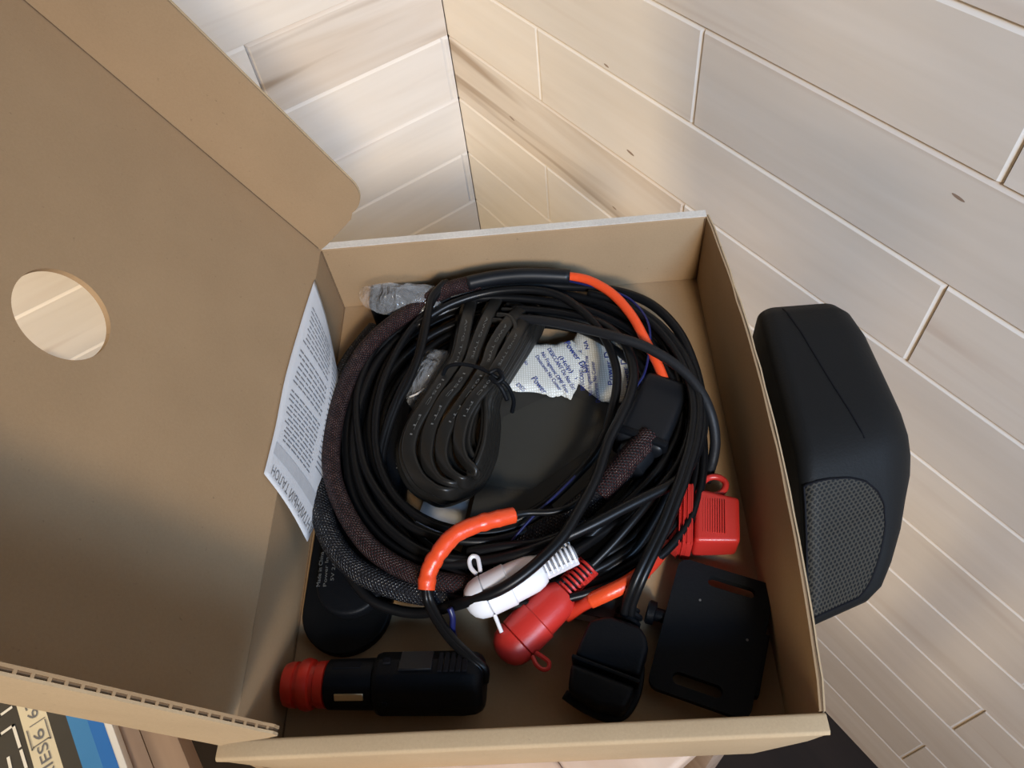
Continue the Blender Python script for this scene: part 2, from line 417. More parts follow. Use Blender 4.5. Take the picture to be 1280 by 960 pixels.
M['braid'] = braid('black_braid', (0.004, 0.004, 0.006), (0.012, 0.012, 0.016), (0.70, 0.67, 0.62), 0.5)
M['pack_dark'] = plastic('charcoal_card_print', (0.055, 0.05, 0.043), 0.45)
M['pack_cream'] = plastic('cream_card_print', (0.74, 0.66, 0.48), 0.45)
M['pack_blue'] = plastic('blue_card_print', (0.03, 0.17, 0.52), 0.4)
M['pack_blue2'] = plastic('light_blue_card_print', (0.06, 0.24, 0.52), 0.4)
M['pack_white'] = plastic('white_card_print', (0.85, 0.82, 0.75), 0.45)

# ------------------------------------------------------------------ room shell
D1, D2, PW, PL = 0.36, 0.68125, 0.0732325, 0.40
NROW = 20
def struct(name, mb, mat):
    o = mb.out(name, mat); o['kind'] = 'structure'; return o
fl = MB().hexa(V((0.35, -0.55, -0.010)), V((1, 0, 0)), V((0, 1, 0)), UP, 1.05, 0.93, 0.010)
floor = struct('floor', fl, M['floor'])
HT = NROW * PW
wr = MB().hexa(V(((1.2 - D2) / 2 - .015, D1 + 0.022, HT / 2)), V((1, 0, 0)), V((0, 1, 0)), UP, (1.2 + D2) / 2 + .015, 0.010, HT / 2)
wall_r = struct('wall_right', wr, M['gap'])
wl = MB().hexa(V((-D2 - 0.022, (D1 - 1.3) / 2, HT / 2)), V((1, 0, 0)), V((0, 1, 0)), UP, 0.010, (D1 + 1.3) / 2, HT / 2)
wall_l = struct('wall_left', wl, M['gap'])
_pm = {}
def plank_mesh(ln, left=False):
    """cladding board, local x along, y out of the wall (face at y=0, back at y=-0.012), z up from 0 to PW"""
    key = (round(ln, 4), left)
    if key in _pm: return _pm[key]
    g = 0.00012; bt, bb, be0, be1, dp = 0.0034, 0.0005, 0.0032, 0.0006, 0.0018
    if left: be0, be1 = be1, be0
    def ring(x0, x1, z0, z1, y): return [V((x0, y, z0)), V((x1, y, z0)), V((x1, y, z1)), V((x0, y, z1))]
    r0 = ring(g + be0, ln - g - be1, g + bb, PW - g - bt, 0.0)
    r1 = ring(g, ln - g, g, PW - g, -dp)
    r2 = ring(g, ln - g, g, PW - g, -0.012)
    fs = [(0, 1, 2, 3), (11, 10, 9, 8)]
    for a in (0, 4):
        for i in range(4):
            j = (i + 1) % 4; fs.append((a + i, a + 4 + i, a + 4 + j, a + j))
    me = mesh(r0 + r1 + r2, fs); me.materials.append(None); _pm[key] = me
    return me
def put_plank(wall, mtx, ln, streaky=False, left=False):
    o = bpy.data.objects.new('plank', plank_mesh(ln, left)); COL.objects.link(o); o.parent = wall
    o.material_slots[0].link = 'OBJECT'; o.material_slots[0].material = M['plank_streaky' if streaky else 'plank']
    o.matrix_local = mtx
for r in range(NROW):
    z = r * PW; k = 11 - r                        # k counts rows down from the top line seen
    off = -0.118 if k % 2 else 0.072
    xs = [-D2 - 0.0004]; x = off - 4 * PL
    while x < 1.2:
        if x > -D2 + 0.03: xs.append(x)
        x += PL
    xs.append(1.2)
    for a, b_ in zip(xs[:-1], xs[1:]):
        # board face looks to -y: local x -> -x, local y -> -y
        mt = Matrix(((-1, 0, 0, b_), (0, -1, 0, D1), (0, 0, 1, z), (0, 0, 0, 1)))
        put_plank(wall_r, mt, b_ - a, streaky=(k == 4 and a < -D2 + .01) or (k == 6 and .0 < a < .3))
    off = 0.155 if k % 2 else (0.351 if k == 4 else -0.049)
    ys = [-1.3]; y = off - 4 * PL
    while y < D1 - 0.004:
        if y > -1.27: ys.append(y)
        y += PL
    ys.append(D1 - 0.0002)
    for a, b_ in zip(ys[:-1], ys[1:]):
        # face looks to +x: local x -> -y, local y -> +x
        mt = Matrix(((0, 1, 0, -D2), (-1, 0, 0, b_), (0, 0, 1, z), (0, 0, 0, 1)))
        put_plank(wall_l, mt, b_ - a, streaky=(k == 3 and b_ > .3), left=True)

# small dark knots in the cladding on the right
for (px, py, w_, h_) in ((1198, 247, .0042, .0010), (788, 191, .0048, .0012), (758, 82, .0030, .0009), (640, 148, .0046, .0011), (768, 260, .0030, .0009)):
    d = at(px, py, 0) - V((0, 0, H0)); p = V((0, 0, H0)) + d * (D1 / d.y)
    vs = [p + V((w_ * cos(pi * i / 6), -.00008, h_ * sin(pi * i / 6) - w_ * .12 * cos(pi * i / 6))) for i in range(12)]
    MB().add(vs, [tuple(range(12))]).out('knot', M['knot'], wall_r)

# ------------------------------------------------------------------ stool under the box
X, Y = V((1, 0, 0)), V((0, 1, 0))
STZ = FZ - TK - 0.0002
def rounded_slab(x0, x1, y0, y1, z0, z1, bev):
    return MB().hexa(V(((x0 + x1) / 2, (y0 + y1) / 2, (z0 + z1) / 2)), X, Y, UP, (x1 - x0) / 2, (y1 - y0) / 2, (z1 - z0) / 2)
stool = thing('wooden_stool', 'pale wooden stool carrying the open cardboard box, its corner showing under the front edge', 'stool', (-0.17, 0.07, 0))
SX0, SX1, SY0, SY1 = -0.33, -0.024, -0.066, 0.203
nb = 3
for i in range(nb):
    a = SY0 + (SY1 - SY0) * i / nb; b_ = SY0 + (SY1 - SY0) * (i + 1) / nb
    rounded_slab(SX0, SX1 - (.013 if i == 2 else 0), a, b_ - .0001, STZ - 0.022, STZ, 0).out('seat_board', M['stool'], stool, True, 0.003, 3)
for sx in (SX0 + .03, SX1 - .03):
    for sy in (SY0 + .03, SY1 - .03):
        MB().hexa(V((sx, sy, (STZ - .0225) / 2)), X, Y, UP, .016, .016, (STZ - .0225) / 2).out('leg', M['stool'], stool, True, 0.003)
for sy in (SY0 + .03, SY1 - .03):
    MB().hexa(V(((SX0 + SX1) / 2, sy, .22)), X, Y, UP, (SX1 - SX0) / 2 - .047, .009, .014).out('rail', M['stool'], stool, True, .002)

# ------------------------------------------------------------------ low bench and long package at lower left
def yc(c, z): return -c * (H0 - z)
BZ = H0 - 0.5
bench = thing('wooden_bench', 'tan wooden bench with the long printed package lying on it, lower left', 'bench', (-0.35, -0.3, 0))
by1 = yc(.305, BZ); by2 = yc(.342, BZ)
for a, b_ in ((by2 + .0006, by1), (by2 - .12, by2 - .0006), (by2 - .24, by2 - .1212)):
    rounded_slab(-0.62, 0.02, a - .0004, b_ + .0004, BZ - .024, BZ, 0).out('seat_board', M['bench'], bench, True, .0006, 2)
for sx in (-.57, -.05):
    for sy in (by1 - .07, by2 - .20):
        MB().hexa(V((sx, sy, (BZ - .0245) / 2)), X, Y, UP, .018, .018, (BZ - .0245) / 2).out('leg', M['bench'], bench, True, .003)
PZ = BZ + 0.009
yb = yc(.3695, PZ)
pack = thing('printed_package', 'long charcoal, cream and blue printed package marked SERIES 6 on the wooden bench', 'package', (-.3, yb - .05, BZ))
PX0, PX1 = -0.60, -0.02; py0 = yb - 0.105
rounded_slab(PX0, PX1, py0, yb, BZ + .0002, PZ, 0).out('carton', M['pack_white'], pack, True, .0008, 2)
def stripe(c0, c1, mat, nm):
    y0 = max(yc(c0, PZ), py0 + .001); y1 = min(yc(c1, PZ), yb - .0008)
    mb = MB().add([V((PX0 + .001, y0, PZ + .0002)), V((PX1 - .001, y0, PZ + .0002)), V((PX1 - .001, y1, PZ + .0002)), V((PX0 + .001, y1, PZ + .0002))], [(0, 1, 2, 3)])
    print_out(mb, nm, mat, pack)
stripe(.70, .469, M['pack_dark'], 'dark_print'); stripe(.469, .4375, M['pack_cream'], 'cream_stripe')
stripe(.4375, .417, M['pack_dark'], 'dark_stripe'); stripe(.417, .395, M['pack_blue2'], 'light_blue_stripe'); stripe(.395, .378, M['pack_blue'], 'blue_stripe')
yA, yB = yc(.469, PZ), yc(.4375, PZ)                     # cream stripe, text reads towards -x
def fp(u, w): return V((at(33, 900, PZ).x - u, yA + w * -1, PZ + .0005)) if False else V((u, w, PZ + .0005))
tb = MB(); hh = (yB - yA)
xT = at(62, 952, PZ).x; xs0 = at(52, 925, PZ).x
# glyph tops point to -y (away from the blue side)
fT = lambda u, w: V((u, yB - w, PZ + .0005))
def px2x(py): return at(40 + (py - 900) * .27, py, PZ).x
write(tb, 'SERIES', fT, px2x(1004), px2x(933), hh * .30, hh * .42)
write(tb, '6', fT, px2x(927), px2x(915), hh * .30, hh * .42)
write(tb, '|', fT, px2x(907), px2x(906), hh * .26, hh * .5)
write(tb, '630', fT, px2x(900), px2x(866), hh * .30, hh * .42)
def stroke(mb, pts, wdt, z):
    for (a, b_) in zip(pts[:-1], pts[1:]):
        d = (b_ - a).normalized(); n = UP.cross(d) * wdt / 2
        mb.add([a - n - d * wdt / 2, b_ - n + d * wdt / 2, b_ + n + d * wdt / 2, a + n - d * wdt / 2], [(0, 1, 2, 3)])
bx0, bx1 = px2x(931), px2x(909)
q = lambda x, w: V((x, yB - w * hh, PZ + .0006))
stroke(tb, [q(bx1, .12), q(bx0 + .001, .12), q(bx0, .2), q(bx0, .8), q(bx0 + .001, .88), q(bx1, .88)], .0007, 0)
print_out(tb, 'lettering', M['ink_grey'], pack)
lg = MB()
pp = lambda px, py: at(px, py, PZ) + UP * .0005
for pts in ([(-16, 890), (0, 872), (8, 866), (4, 862), (-14, 868)], [(-20, 912), (0, 895), (14, 885)], [(-24, 936), (0, 919), (17, 907), (25, 933)], [(27, 939), (34, 962), (36, 975)], [(11, 948), (17, 975)]):
    stroke(lg, [pp(*p) for p in pts], .0019, 0)
print_out(lg, 'outline_lettering', M['pack_white'], pack)

# ------------------------------------------------------------------ cardboard box
box = thing('cardboard_box', 'open brown cardboard box with raised lid, full of black cables', 'box', tuple(L(BW / 2, BD / 2, -TK)))
RH = BH                                    # rim height over the inner floor
def slab(a0, a1, b0, b1, c0, c1):
    vs = [L(a, b, c) for c in (c0, c1) for b in (b0, b1) for a in (a0, a1)]
    return MB().add(vs, [(0, 2, 3, 1), (4, 5, 7, 6), (0, 1, 5, 4), (2, 6, 7, 3), (0, 4, 6, 2), (1, 3, 7, 5)])
slab(-.003, BW + .0015, -.003, BD + .0005, -TK, 0).out('bottom_panel', M['card'], box)
# rear wall: inner sheet with a folded pale rim
slab(-.0005, BW + .001, -.0048, 0, 0, RH).out('rear_wall', M['card'], box, True, .0012, 3)
slab(.0000, BW + .0005, -.0049, -.0001, RH + .0001, RH + .0007).out('rear_rim', M['card_edge'], box)
# left wall (the lid hinges on it)
slab(-.0035, -.0003, 0, BD + .004, 0, RH - .0012).out('left_wall', M['card'], box)
# right wall bows outwards at the rim
def curved_wall(bow, th, nm, mat, c0, c1, off=0.0):
    n = 24; mb = MB(); vs = []
    for i in range(n + 1):
        b_ = -.002 + (BD + .0015) * i / n; w = sin(pi * min(1, max(0, i / n))) ** 0.8
        jag = 0.0006 * noise.noise(V((i * .9, 3, off * 900)))
        for c in (c0, (c0 + c1) / 2, c1):
            s = bow * w * (max(0, c) / RH) ** 1.3 + (jag if c == c1 else 0)
            vs.append(L(BW + off + s, b_, c)); vs.append(L(BW + off + th + s, b_, c))
    fs = []
    for i in range(n):
        a = i * 6; b2 = a + 6
        fs += [(a, b2, b2 + 2, a + 2), (a + 2, b2 + 2, b2 + 4, a + 4), (a + 4, b2 + 4, b2 + 5, a + 5), (a + 5, b2 + 5, b2 + 3, a + 3), (a + 3, b2 + 3, b2 + 1, a + 1), (a + 1, b2 + 1, b2, a)]
    e = n * 6; fs += [(0, 2, 3, 1), (2, 4, 5, 3), (e, e + 1, e + 3, e + 2), (e + 2, e + 3, e + 5, e + 4)]
    return mb.add(vs, fs).out(nm, mat, box, True)
curved_wall(.0075, .0008, 'right_wall', M['card'], 0, RH)
curved_wall(.0075, .0008, 'fluting', M['flute'], 0, RH - .0004, .00082)
curved_wall(.0075, .0007, 'right_outer_sheet', M['card_out'], -TK, RH - .0002, .00164)
# rolled-over front wall with bright folded crease and tapered ends
mb = MB(); th = .0075
prof = [(BD + .0, 0.0), (BD, RH - .0006), (BD + .0008, RH), (BD + th - .001, RH + .0002), (BD + th, RH - .0010), (BD + th - .0008, RH - .012), (BD + .0035, -TK), (BD + .002, -TK)]
vs = []
ends = [(-.0055, .014), (.012, 0), (BW - .016, 0), (BW + .0022, .012)]
n = len(prof)
for (a, dr) in ends:
    for (b_, c) in prof:
        cc = c
        if b_ > BD + .0009 and c < RH - .002: cc = min(c + dr * 1.8, RH - .003)
        vs.append(L(a, b_, cc))
fs = [tuple(range(n)), tuple(range((len(ends) - 1) * n, len(ends) * n))[::-1]]
for i in range(len(ends) - 1):
    for j in range(n): fs.append((i * n + j, i * n + (j + 1) % n, (i + 1) * n + (j + 1) % n, (i + 1) * n + j))
mb.add(vs, fs).out('front_wall', M['card_out'], box, True, .0006, 2)
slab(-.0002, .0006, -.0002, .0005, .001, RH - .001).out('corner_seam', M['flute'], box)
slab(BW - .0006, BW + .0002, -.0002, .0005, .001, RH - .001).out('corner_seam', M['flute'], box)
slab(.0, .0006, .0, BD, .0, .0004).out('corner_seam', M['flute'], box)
# ---- lid
TH = radians(62.3); HP = L(0, 0, RH)
LV = -cos(TH) * E1 + sin(TH) * UP; LN = sin(TH) * E1 + cos(TH) * UP
LL = 0.228
def lidp(a, b_, c=0.0): return HP + LV * a + E2 * b_ + LN * c
hc = (0.1115, 0.1303); hr = 0.0185
# lid sheet with a round hole (ring of quads between circle and rectangle)
mb = MB(); nh = 64; circ = []; rect = []
x0, x1, y0, y1 = 0.0, LL, 0.0, BD
for i in range(nh):
    t = 2 * pi * i / nh; dx, dy = cos(t), sin(t)
    circ.append((hc[0] + hr * dx, hc[1] + hr * dy))
    ks = []
    if dx > 1e-9: ks.append((x1 - hc[0]) / dx)
    if dx < -1e-9: ks.append((x0 - hc[0]) / dx)
    if dy > 1e-9: ks.append((y1 - hc[1]) / dy)
    if dy < -1e-9: ks.append((y0 - hc[1]) / dy)
    k = min(ks); rect.append([hc[0] + k * dx, hc[1] + k * dy])
for cx_, cy_ in ((x0, y0), (x0, y1), (x1, y0), (x1, y1)):
    i = min(range(nh), key=lambda j: (rect[j][0] - cx_) ** 2 + (rect[j][1] - cy_) ** 2); rect[i] = [cx_, cy_]
vs = []
for c in (0.0, -.0028):
    vs += [lidp(*p, c) for p in circ] + [lidp(*p, c) for p in rect]
fs = []
for i in range(nh):
    j = (i + 1) % nh
    fs += [(i, nh + i, nh + j, j), (2 * nh + i, 2 * nh + j, 3 * nh + j, 3 * nh + i), (i, j, 2 * nh + j, 2 * nh + i), (nh + i, 3 * nh + i, 3 * nh + j, nh + j)]
lid = mb.add(vs, fs).out('lid', M['card'], box)
def flap(base_b, sgn, ang, outline, nm, inmat, outmat):
    # outline in (a along lid, s up along the flap)
    f = cos(ang) * (E2 * sgn) + sin(ang) * LN
    nn = (E2 * sgn) * sin(ang) - LN * cos(ang)          # outward
    P = HP + E2 * base_b
    pts = [P + LV * a + f * s for a, s in outline]
    vs, fs_ = prism(pts, nn, .0009); o1 = MB().add(vs, fs_).out(nm, inmat, lid)
    vs, fs_ = prism([p + nn * .00095 + (f * -.0005) for p in pts], nn, .0010); MB().add(vs, fs_).out('fluting', M['flute'], lid)
    vs, fs_ = prism([p + nn * .0020 for p in pts], nn, .0009); MB().add(vs, fs_).out('outer_sheet', outmat, lid)
    return f, nn, P
def arc(cx_, cy_, r, a0, a1, n=8): return [(cx_ + r * cos(a0 + (a1 - a0) * i / n), cy_ + r * sin(a0 + (a1 - a0) * i / n)) for i in range(n + 1)]
rear_out = [(0.0, 0.0), (0.0012, 0.007), (0.008, 0.031)] + arc(.0265, .0335, .0155, pi * .97, pi / 2, 8) + [(LL, .0512), (LL, 0.0)]
flap(0.0, -1, radians(92.0), rear_out, 'rear_flap', M['card'], M['card_out'])
front_out = [(0.0045, 0.0), (.0085, .0085), (.0185, .041)] + [(.0225, .0505), (.026, .0522), (.030, .0515)] + [(LL, .048), (LL, 0.0)]
MB().add([lidp(a, .0002 + w, .0003) for a in (.002, LL) for w in (0, .0007)], [(0, 1, 3, 2)]).out('crease', M['flute'], lid)
ff, fn_, fP = flap(BD, 1, radians(83.4), front_out, 'front_flap', M['card'], M['card_out'])
# corrugation teeth on the free edge of the front flap
tm = MB()
k = 0; a = .028
while a < .20:
    s = .0513 - (a - .03) * .0035 / .198
    c = fP + LV * a + ff * s + fn_ * .00145
    tm.hexa(c, LV, ff, fn_, .0005, .0002, .0006); a += .0044
o = tm.out('flute_ends', M['card'], lid); o['kind'] = 'stuff'
# closing tab at the far end of the lid
tp = [lidp(LL, .004), lidp(LL, BD - .004)]
td = (LN * .97 - LV * .25).normalized()
vs, fs_ = prism([tp[0], tp[1], tp[1] + td * .045 - E2 * .012, tp[0] + td * .045 + E2 * .012], LV, .0028)
MB().add(vs, fs_).out('tuck_flap', M['card'], lid)

# ------------------------------------------------------------------ portable speaker between box and wall
spk = thing('portable_speaker', 'black rounded portable speaker with perforated grille, between the cardboard box and the plank wall', 'speaker', tuple(L(.26, .15, -TK)))
def spk_section(b_, x0, x1, z0, z1, r, n=10, sl=0.0):
    pts = []; h = z1 - z0; rl = min(.0075, r, h * .45); rb = min(.006, h * .3, (x1 - x0) * .3); r = min(r, h * .6)
    for (cx_, cz_, rr, a0) in ((x1 - r, z1 - r, r, 0), (x0 + rl, z1 - rl, rl, pi / 2), (x0 + rb, z0 + rb, rb, pi), (x1 - rb, z0 + rb, rb, 1.5 * pi)):
        for i in range(n + 1):
            a = a0 + (pi / 2) * i / n
            z = cz_ + rr * sin(a)
            tap = .0065 * max(0, 1 - (z + .003) / .035) if a0 in (0, 1.5 * pi) else 0
            xx = cx_ + rr * cos(a) - tap; k_ = max(0, min(1, (b_ - .12) / .07))
            pts.append(L(xx, b_ - k_ * .36 * max(0, xx - .2335), z))
    return pts
secs = [ # b, x0, x1, z0, z1, r
    (.0655, .245, .262, .014, .030, .004), (.0660, .238, .270, .006, .043, .008), (.0690, .2345, .277, .001, .049, .011), (.0760, .2335, .2805, -.002, .0525, .013),
    (.090, .2335, .284, -.0025, .054, .015), (.12, .2335, .287, -.0025, .0545, .017), (.140, .2335, .2885, -.0025, .0545, .018), (.155, .2335, .289, -.0025, .0535, .019),
    (.165, .2335, .289, -.0025, .050, .019), (.175, .2335, .2885, -.0025, .0435, .018), (.186, .2335, .287, -.0025, .0345, .015), (.197, .2335, .285, -.0025, .0245, .011), (.207, .234, .281, -.0022, .0150, .008), (.214, .235, .276, -.0015, .008, .004), (.2165, .238, .270, .0, .004, .002)]
XO = .002
vs = []; rings = [spk_section(b_, x0 + XO, x1 + XO, z0, z1, r) for (b_, x0, x1, z0, z1, r) in secs]
m = len(rings[0]); fs = []
for rg in rings: vs += rg
for i in range(len(rings) - 1):
    for j in range(m): fs.append((i * m + j, i * m + (j + 1) % m, (i + 1) * m + (j + 1) % m, (i + 1) * m + j))
fs += [tuple(range(m))[::-1], tuple(range((len(rings) - 1) * m, len(rings) * m))]
MB().add(vs, fs).out('body', M['spk'], spk, True)

# ------------------------------------------------------------------ contents: leaflet
leaf = thing('warranty_leaflet', 'white printed warranty leaflet curling against the left wall of the cardboard box', 'leaflet', tuple(F(400, 560, 0)))
def against(px, py):
    """point on the raised lid (above the rim) or on the left wall (below it), 1.5 mm clear"""
    d = at(px, py, FZ) - V((0, 0, H0)); c = V((0, 0, H0))
    p = c + d * ((HP + LN * .0015 - c).dot(LN) / d.dot(LN))
    if p.z >= HP.z + .0005: return p
    w0 = L(.0015, 0, 0); return c + d * ((w0 - c).dot(E1) / d.dot(E1))
Lp = spline([against(393, 350), against(377, 400), against(357, 470), against(344, 535), against(330, 592)], 10)
Rp = spline([F(419, 452, .022), F(428, 500, .020), F(422, 560, .018), F(408, 620, .018), F(384, 677, .022)], 10)
def leafp(s, t):
    t = max(0, min(1, t)); i = min(len(Lp) - 2, int(t * (len(Lp) - 1))); f = t * (len(Lp) - 1) - i
    a = Lp[i].lerp(Lp[i + 1], f); i2 = min(len(Rp) - 2, i); b_ = Rp[i2].lerp(Rp[i2 + 1], f)
    p = a.lerp(b_, s); bul = sin(pi * min(1, max(0, s)))
    if s > 0: p += UP * (.002 * bul) + E1 * .0015 * bul
    return p
ns, nt_ = 12, 24
for side in (0,):
    vs = [leafp(i / ns, j / nt_) for j in range(nt_ + 1) for i in range(ns + 1)]
    fs = [(j * (ns + 1) + i, j * (ns + 1) + i + 1, (j + 1) * (ns + 1) + i + 1, (j + 1) * (ns + 1) + i) for j in range(nt_) for i in range(ns)]
    o = link('sheet', mesh(vs, fs), M['paper'], leaf, True)
    md = o.modifiers.new('s', 'SOLIDIFY'); md.thickness = .0003; md.offset = 0
lup = (UP * .8 + E1 * .6).normalized() * .0006
tm = MB(); fnL = lambda u, w: leafp(1 - u, .985 - w) + lup if False else leafp(1 - u, w) + lup
# heading, reads from the hidden edge to the lower-left corner, tops towards the lower edge
write(tm, 'АНТИЙНЫЙ ТАЛОН', lambda u, w: leafp(1 - u, w) + lup, 0.0, .90, .90, .052)
print_out(tm, 'heading', M['ink_grey'], leaf)
gb = MB(); bar(gb, lambda u, w: leafp(u, w) + lup * .8, .06, .98, .80, .855, 10); print_out(gb, 'grey_band', M['paper_grey'], leaf)
lm_ = MB(); rnd = random.Random(3)
for i in range(30):
    t = .14 + i * .0215
    if i in (9, 17): continue
    s0 = .10 + .05 * rnd.random(); s1 = .60 + .04 * rnd.random()
    u = s0
    while u < s1:
        l = .04 + .06 * rnd.random(); bar(lm_, lambda a, w: leafp(a, w) + lup, u, min(s1, u + l), t, t + .006, 2); u += l + .012
for i in range(22):
    t = .16 + i * .026; bar(lm_, lambda a, w: leafp(a, w) + lup, .70, .94, t, t + .006, 5)
print_out(lm_, 'small_print', M['ink_grey'], leaf)

# ------------------------------------------------------------------ black holder with rounded ends on the left
hold = thing('black_holder', 'long flat black plastic holder with round ends along the left wall inside the cardboard box', 'holder', tuple(F(440, 640, 0)))
def stadium(pA, pB, rA, rB, z0, z1, n=20, bev=.0012):
    a = pA.copy(); b_ = pB.copy(); a.z = b_.z = FZ + z0
    d = (b_ - a).normalized(); s = UP.cross(d)
    pts = [a + (-d * cos(q)) * rA + s * (sin(q)) * rA for q in [-pi / 2 + pi * i / n for i in range(n + 1)]]
    pts += [b_ + (d * cos(q)) * rB + s * (-sin(q)) * rB for q in [-pi / 2 + pi * i / n for i in range(n + 1)]]
    vs, fs_ = prism(pts, UP, z1 - z0)
    return MB().add(vs, fs_)
hA, hB = L(.028, .045), L(.027, .200)
stadium(F(478, 452, .004), F(434, 762, .004), .024, .0212, .0003, .0055).out('base', M['holder'], hold, True, .0011, 3)
stadium(F(480, 470, .01), F(440, 728, .01), .019, .0165, .0057, .013).out('raised_body', M['black'], hold, True, .002, 3)
tm = MB()
def fplane(pa, pb, z):        # text plane: baseline from pixel a to pixel b, tops to its left seen from above
    a = F(*pa, z); b_ = F(*pb, z); d = (b_ - a).normalized(); s = UP.cross(d)
    return (lambda u, w: a + d * u + s * w + UP * .0002), (b_ - a).length
for (pa, pb, tx, h) in (((400, 733), (405, 690), 'Made in China', .0018), ((408, 733), (411, 697), 'Power In', .0016), ((417, 726), (420, 702), '5V 2A', .0016)):
    fn, ln = fplane(pa, pb, .0132); write(tm, tx, fn, 0, ln, 0, h)
fn, ln = fplane((500, 585), (498, 555), .0132); write(tm, 'Made in', fn, 0, ln, 0, .002)
print_out(tm, 'print', M['ink_pale'], hold)

# ------------------------------------------------------------------ booklet, white card and desiccant
bk = thing('grey_booklet', 'dark grey booklet lying flat inside the ring of cables', 'booklet', tuple(F(690, 600, 0)))
bc = [F(636, 424, .012), F(842, 462, .012), F(806, 783, .012), F(570, 735, .012)]
bc = [L(.108, .040, 0), L(.188, .040, 0), L(.1805, .197, 0), L(.0905, .189, 0)]
bc = [F(640, 425, .010), F(838, 452, .010), F(792, 778, .010), F(566, 738, .010)]
for p in bc: p.z = FZ + .0006
vs, fs_ = prism(bc, UP, .0088); MB().add(vs, fs_).out('pages', M['paper'], bk)
ctr = sum(bc, V()) / 4
cv = [ctr + (p - ctr) * 1.006 for p in bc]
for p in cv: p.z = FZ + .0096
vs, fs_ = prism(cv, UP, .0008); MB().add(vs, fs_).out('cover', M['booklet'], bk, False, .0002, 1)
zb = .0105
pl = [F(*p, zb) for p in ((630, 520), (700, 488), (750, 510), (738, 560), (664, 612), (640, 612), (600, 604), (606, 560))]
vs, fs_ = prism(pl, UP, .0001); MB().add(vs, fs_).out('cover_print', M['booklet2'], bk)
tm = MB()
for (pa, pb, tx) in (((806, 487), (798, 487), 'WAR'), ((808, 479), (796, 479), 'Do not'), ((808, 472), (797, 472), 'open'), ((810, 465), (798, 465), 'Keep'), ((811, 458), (799, 458), 'dry')):
    fn, ln = fplane(pb, pa, zb); write(tm, tx, fn, 0, ln, 0, .0021)
print_out(tm, 'print', M['ink_pale'], bk)
wc = thing('white_card', 'white card corner under the coiled flat cable, beside the dark booklet', 'card', tuple(F(550, 640, 0)))
pts = [F(*p, .0025) for p in ((536, 608), (592, 600), (576, 668), (545, 663), (519, 651))]
for p in pts: p.z = FZ + .0008
vs, fs_ = prism(pts, UP, .0006); MB().add(vs, fs_).out('sheet', M['paper'], wc)

def packet(label, poly, texts, zoff, seedv):
    P = []
    for a, b_ in zip(poly, poly[1:] + poly[:1]):
        for q in range(5):
            t = q / 5; P.append(F(a[0] + (b_[0] - a[0]) * t + 1.3 * noise.noise(V((len(P) * .7, seedv, 0))), a[1] + (b_[1] - a[1]) * t + 1.3 * noise.noise(V((len(P) * .7, seedv, 5))), zoff))
    c = sum(P, V()) / len(P); m = len(P); vs = []; rings = [(1.0, .0002), (1.0, .0006), (.95, .0010), (.86, .0024), (.72, .0029), (.5, .0030), (.25, .0030)]
    t_ = thing('desiccant_packet', label, 'desiccant packet', tuple(c), 'desiccant packets on the booklet')
    for k_, h in rings:
        for i, p in enumerate(P):
            q = c + (p - c) * k_; vs.append(q + UP * (h + (.0009 * noise.noise(V((i * .45, k_ * 4, seedv))) if k_ > .8 else 0)))
    vs.append(c + UP * .003); fs = [tuple(range(m))[::-1]]
    for r in range(len(rings) - 1):
        for i in range(m): fs.append((r * m + i, r * m + (i + 1) % m, (r + 1) * m + (i + 1) % m, (r + 1) * m + i))
    r = len(rings) - 1; fs += [(r * m + i, r * m + (i + 1) % m, (r + 1) * m) for i in range(m)]
    link('pouch', mesh(vs, fs), M['packet'], t_, True)
    tm = MB()
    for (tx, pa, pb, h) in texts:
        fn, ln = fplane(pa, pb, zoff + .0032); write(tm, tx, fn, 0, ln, 0, h)
    print_out(tm, 'blue_print', M['ink_blue'], t_)
packet('right desiccant packet, white with blue print, partly under black cables', [(706, 442), (722, 416), (742, 414), (790, 424), (812, 470), (796, 505), (766, 504), (752, 502), (722, 480), (708, 468)], [
    ('Power Dry', (768, 481), (761, 430), .0034), ('Desecante No Comer', (750, 503), (743, 452), .0022), ('No Fragment DMF Free', (741, 494), (735, 445), .0022), ('DESICCANT Do Not Eat', (731, 488), (727, 438), .0022), ('(Help)', (721, 474), (718, 450), .0022),
    ('NA', (737, 436), (734, 426), .0024), ('Power Dry', (790, 486), (780, 440), .0030)], .0108, 5.0)
packet('left desiccant packet, white with blue print, touching the tied flat cable bundle', [(626, 486), (632, 468), (648, 448), (656, 430), (690, 431), (716, 426), (738, 446), (728, 470), (714, 500), (702, 495), (690, 497), (672, 491), (645, 490)], [
    ('Power Dry', (705, 429), (733, 468), .0034), ('(Help)', (698, 447), (713, 467), .0026), ('DESICCANT Do Not Eat', (684, 437), (716, 488), .0024), ('No Fragment DMF Free', (676, 442), (708, 492), .0022), ('Desecante No Comer', (669, 446), (699, 489), .0022),
    ('Power', (664, 474), (679, 493), .0034), ('DES', (645, 482), (654, 490), .0024), ('No', (652, 451), (658, 457), .0022)], .0118, 1.0)

